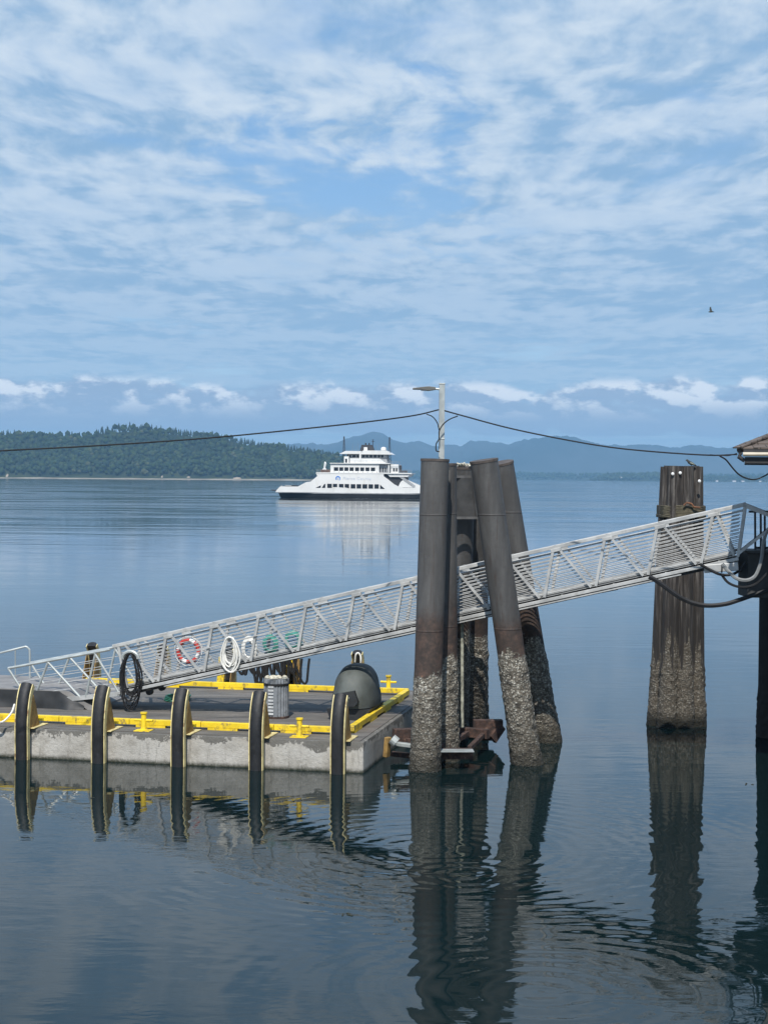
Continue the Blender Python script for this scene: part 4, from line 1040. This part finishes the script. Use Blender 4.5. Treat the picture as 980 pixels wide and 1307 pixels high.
# shingle courses as thin overlapping steps on a hip roof
b = MB(); nst = 12
pitch = .42
def course(k, th=.035):
    i0 = k*.30; i1 = i0+.33; z0 = ez+i0*pitch; z1 = ez+i1*pitch
    x0_, x1_, y0_, y1_ = ex+i0, ex+W_-i0, ey-D_*0+i0, ey+5.4-i0
    X0, X1, Y0, Y1 = ex+i1, ex+W_-i1, ey+i1, ey+5.4-i1
    if Y1 < Y0 or X1 < X0: return
    vs = [(x0_, y0_, z0), (x1_, y0_, z0), (x1_, y1_, z0), (x0_, y1_, z0), (x0_, y0_, z0+th), (x1_, y0_, z0+th), (x1_, y1_, z0+th), (x0_, y1_, z0+th), (X0, Y0, z1+.002), (X1, Y0, z1+.002), (X1, Y1, z1+.002), (X0, Y1, z1+.002)]
    b.add(vs, [(0, 3, 2, 1), (0, 1, 5, 4), (1, 2, 6, 5), (2, 3, 7, 6), (3, 0, 4, 7), (4, 5, 9, 8), (5, 6, 10, 9), (6, 7, 11, 10), (7, 4, 8, 11), (8, 9, 10, 11)])
for k in range(9): course(k)
b.build('roof', M['shingle'], bl)
b = MB()
for k in range(9):
    i0 = k*.30; p = Vector((ex+i0, ey+i0, ez+i0*pitch+.03)); q = p+Vector((.34, .34, .34*pitch+.01)); b.bar(p, q, .26, .035)
b.build('hip_cap', M['shingle'], bl)
gz = ez-.10
MB().box((ex+.17, ey-.02, ez-.085), (ex+W_-.1, ey+.06, ez-.01)).build('fascia', M['fascia'], bl)
MB().tube([(ex+.16, ey-.05, ez-.135), (ex+W_, ey-.05, ez-.135)], .055, 12).build('gutter', M['gutter'], bl, smooth=True)
MB().box((ex+.20, ey+.02, ez-.36), (ex+W_-.1, ey+5.2, ez-.20)).build('soffit', M['fascia'], bl)
MB().tube([(ex+.05, ey+.05, ez-.02), (ex+.10, ey+.05, ez-.12), (ex+.06, ey+.05, ez-.20), (ex+.2, ey+.05, ez-.30)], [.03, .05, .06, .05], 8).build('eave_bracket', M['fascia'], bl)
MB().box((ex+.95, ey+.6, zt_-.02), (ex+W_-.6, ey+4.8, ez-.361)).build('wall', simple('grey_siding', (.22, .22, .21), .8), bl)

# ------------------------------------------------------------------ light
SUN_EL, SUN_AZ = 52.0, 7.0          # elevation; degrees left of straight behind the camera
sd = Vector((-math.sin(R(SUN_AZ))*math.cos(R(SUN_EL)), -math.cos(R(SUN_AZ))*math.cos(R(SUN_EL)), math.sin(R(SUN_EL))))
sl = bpy.data.lights.new('sun', 'SUN'); sl.energy = 5.0; sl.angle = R(.5); sl.color = (1, .95, .88)
so = bpy.data.objects.new('sun', sl); COL.objects.link(so); so.rotation_euler = sd.to_track_quat('Z', 'Y').to_euler(); so.location = sd*100
W = bpy.data.worlds.new('World'); scene.world = W; W.use_nodes = True
t = NT(W.node_tree); bg = W.node_tree.nodes['Background']; bg.inputs[1].default_value = .12
sky = t.new('ShaderNodeTexSky', sky_type='NISHITA'); sky.sun_disc = False; sky.sun_elevation = R(SUN_EL)
sky.sun_rotation = math.atan2(sd.x, sd.y); sky.air_density = 1.0; sky.dust_density = .3; sky.ozone_density = 3.0
d = t.vmath('NORMALIZE', t.new('ShaderNodeTexCoord').outputs['Generated']); X, Y_, Z = sep(t, d)
zc = t.math('ADD', t.math('MAXIMUM', Z, 0.0), .03)
uv = comb(t, t.math('DIVIDE', X, zc), t.math('DIVIDE', Y_, zc), 0)
wr = t.vmath('MULTIPLY', t.vmath('SUBTRACT', t.noise(uv, 1.1, 3, .5, 0, 1), (.5, .5, .5)), (.30, .45, 0))
uvw = t.vmath('MULTIPLY', t.vmath('ADD', uv, wr), (1, .55, 1))
cov = t.noise(t.vmath('ADD', uvw, (3.1, 1.7, 0)), .8, 4, .55)                         # broad veils
puf = t.noise(t.vmath('MULTIPLY', uvw, (1, .75, 1)), 8.5, 5, .55)                                                       # mackerel puffs
wis = t.noise(t.vmath('MULTIPLY', uvw, (.8, 1.3, 1)), 2.4, 5, .55)
mixn = t.math('ADD', t.math('MULTIPLY', cov, .5), t.math('MULTIPLY', wis, .5))
veil = t.math('MULTIPLY', t.step(mixn, .28, .46), t.step(t.math('ADD', cov, t.math('MULTIPLY', puf, .30)), .44, .56, True, .30, 1))
puff = t.math('MULTIPLY', t.step(t.math('ADD', t.math('MULTIPLY', puf, .5), t.math('MULTIPLY', wis, .5)), .40, .68), veil)
shade = t.step(t.math('ADD', t.math('MULTIPLY', t.noise(t.vmath('MULTIPLY', uvw, (.8, 1.3, 1)), 1.5, 5, .6), .65), t.math('MULTIPLY', puf, .35)), .41, .57)
base = t.mix(t.step(Z, .0, .30), (4.1, 5.9, 7.5), (1.0, 3.0, 6.4))
skyc = t.mix(.85, sky.outputs[0], base)
high = t.step(Z, .38, .8)                                                            # clearer overhead
veilc = t.mix(t.math('MULTIPLY', shade, t.step(Z, .03, .17, True, .5, 1)), (2.45, 3.95, 5.8), (4.35, 5.5, 6.9))
c = t.mix(t.math('MULTIPLY', veil, t.math('MULTIPLY', t.step(Z, .02, .12, True, .5, .92), t.math('SUBTRACT', 1, t.math('MULTIPLY', high, .8)))), skyc, veilc)
c = t.mix(t.math('MULTIPLY', puff, t.math('MULTIPLY', t.step(Z, .07, .24, True, .05, .85), t.math('SUBTRACT', 1, t.math('MULTIPLY', high, .8)))), c, (6.0, 6.8, 7.6))
# low cumulus bank
azm = t.math('ARCTAN2', X, Y_)
v2 = comb(t, t.math('MULTIPLY', azm, 27), t.math('MULTIPLY', Z, 56), 0)
cu_n = t.noise(v2, 1.0, 7, .55)
cb = t.noise(comb(t, t.math('MULTIPLY', azm, 7), 3.3, 0), 1.0, 2, .5)
ztop = t.math('ADD', .052, t.math('MULTIPLY', t.math('SUBTRACT', cb, .5), .03))
prof_ = t.math('MULTIPLY', t.step(Z, .023, .031), t.math('SUBTRACT', 1, t.step(Z, t.math('SUBTRACT', ztop, .008), t.math('ADD', ztop, .012))))
dens = t.step(t.math('ADD', cu_n, t.math('MULTIPLY', t.math('SUBTRACT', prof_, 1), .18)), .27, .42)
dens = t.math('MULTIPLY', dens, t.step(prof_, .0, .45))
cu_up = t.noise(t.vmath('ADD', v2, (.15, .38, 0)), 1.0, 7, .58)
lit = t.step(t.math('SUBTRACT', cu_n, cu_up), -.05, .09)
lit = t.math('MULTIPLY', lit, t.step(Z, .032, .050))
ccol = t.mix(lit, (2.9, 3.8, 5.3), (7.6, 8.1, 8.7))
c = t.mix(t.math('MULTIPLY', dens, t.math('ADD', .75, t.math('MULTIPLY', lit, .22))), c, ccol)
t.set(bg.inputs[0], c)

scene.view_settings.view_transform = 'Standard'; scene.view_settings.look = 'None'; scene.view_settings.gamma = 1; scene.view_settings.exposure = 0
scene.cycles.max_bounces = 8; scene.cycles.volume_bounces = 0
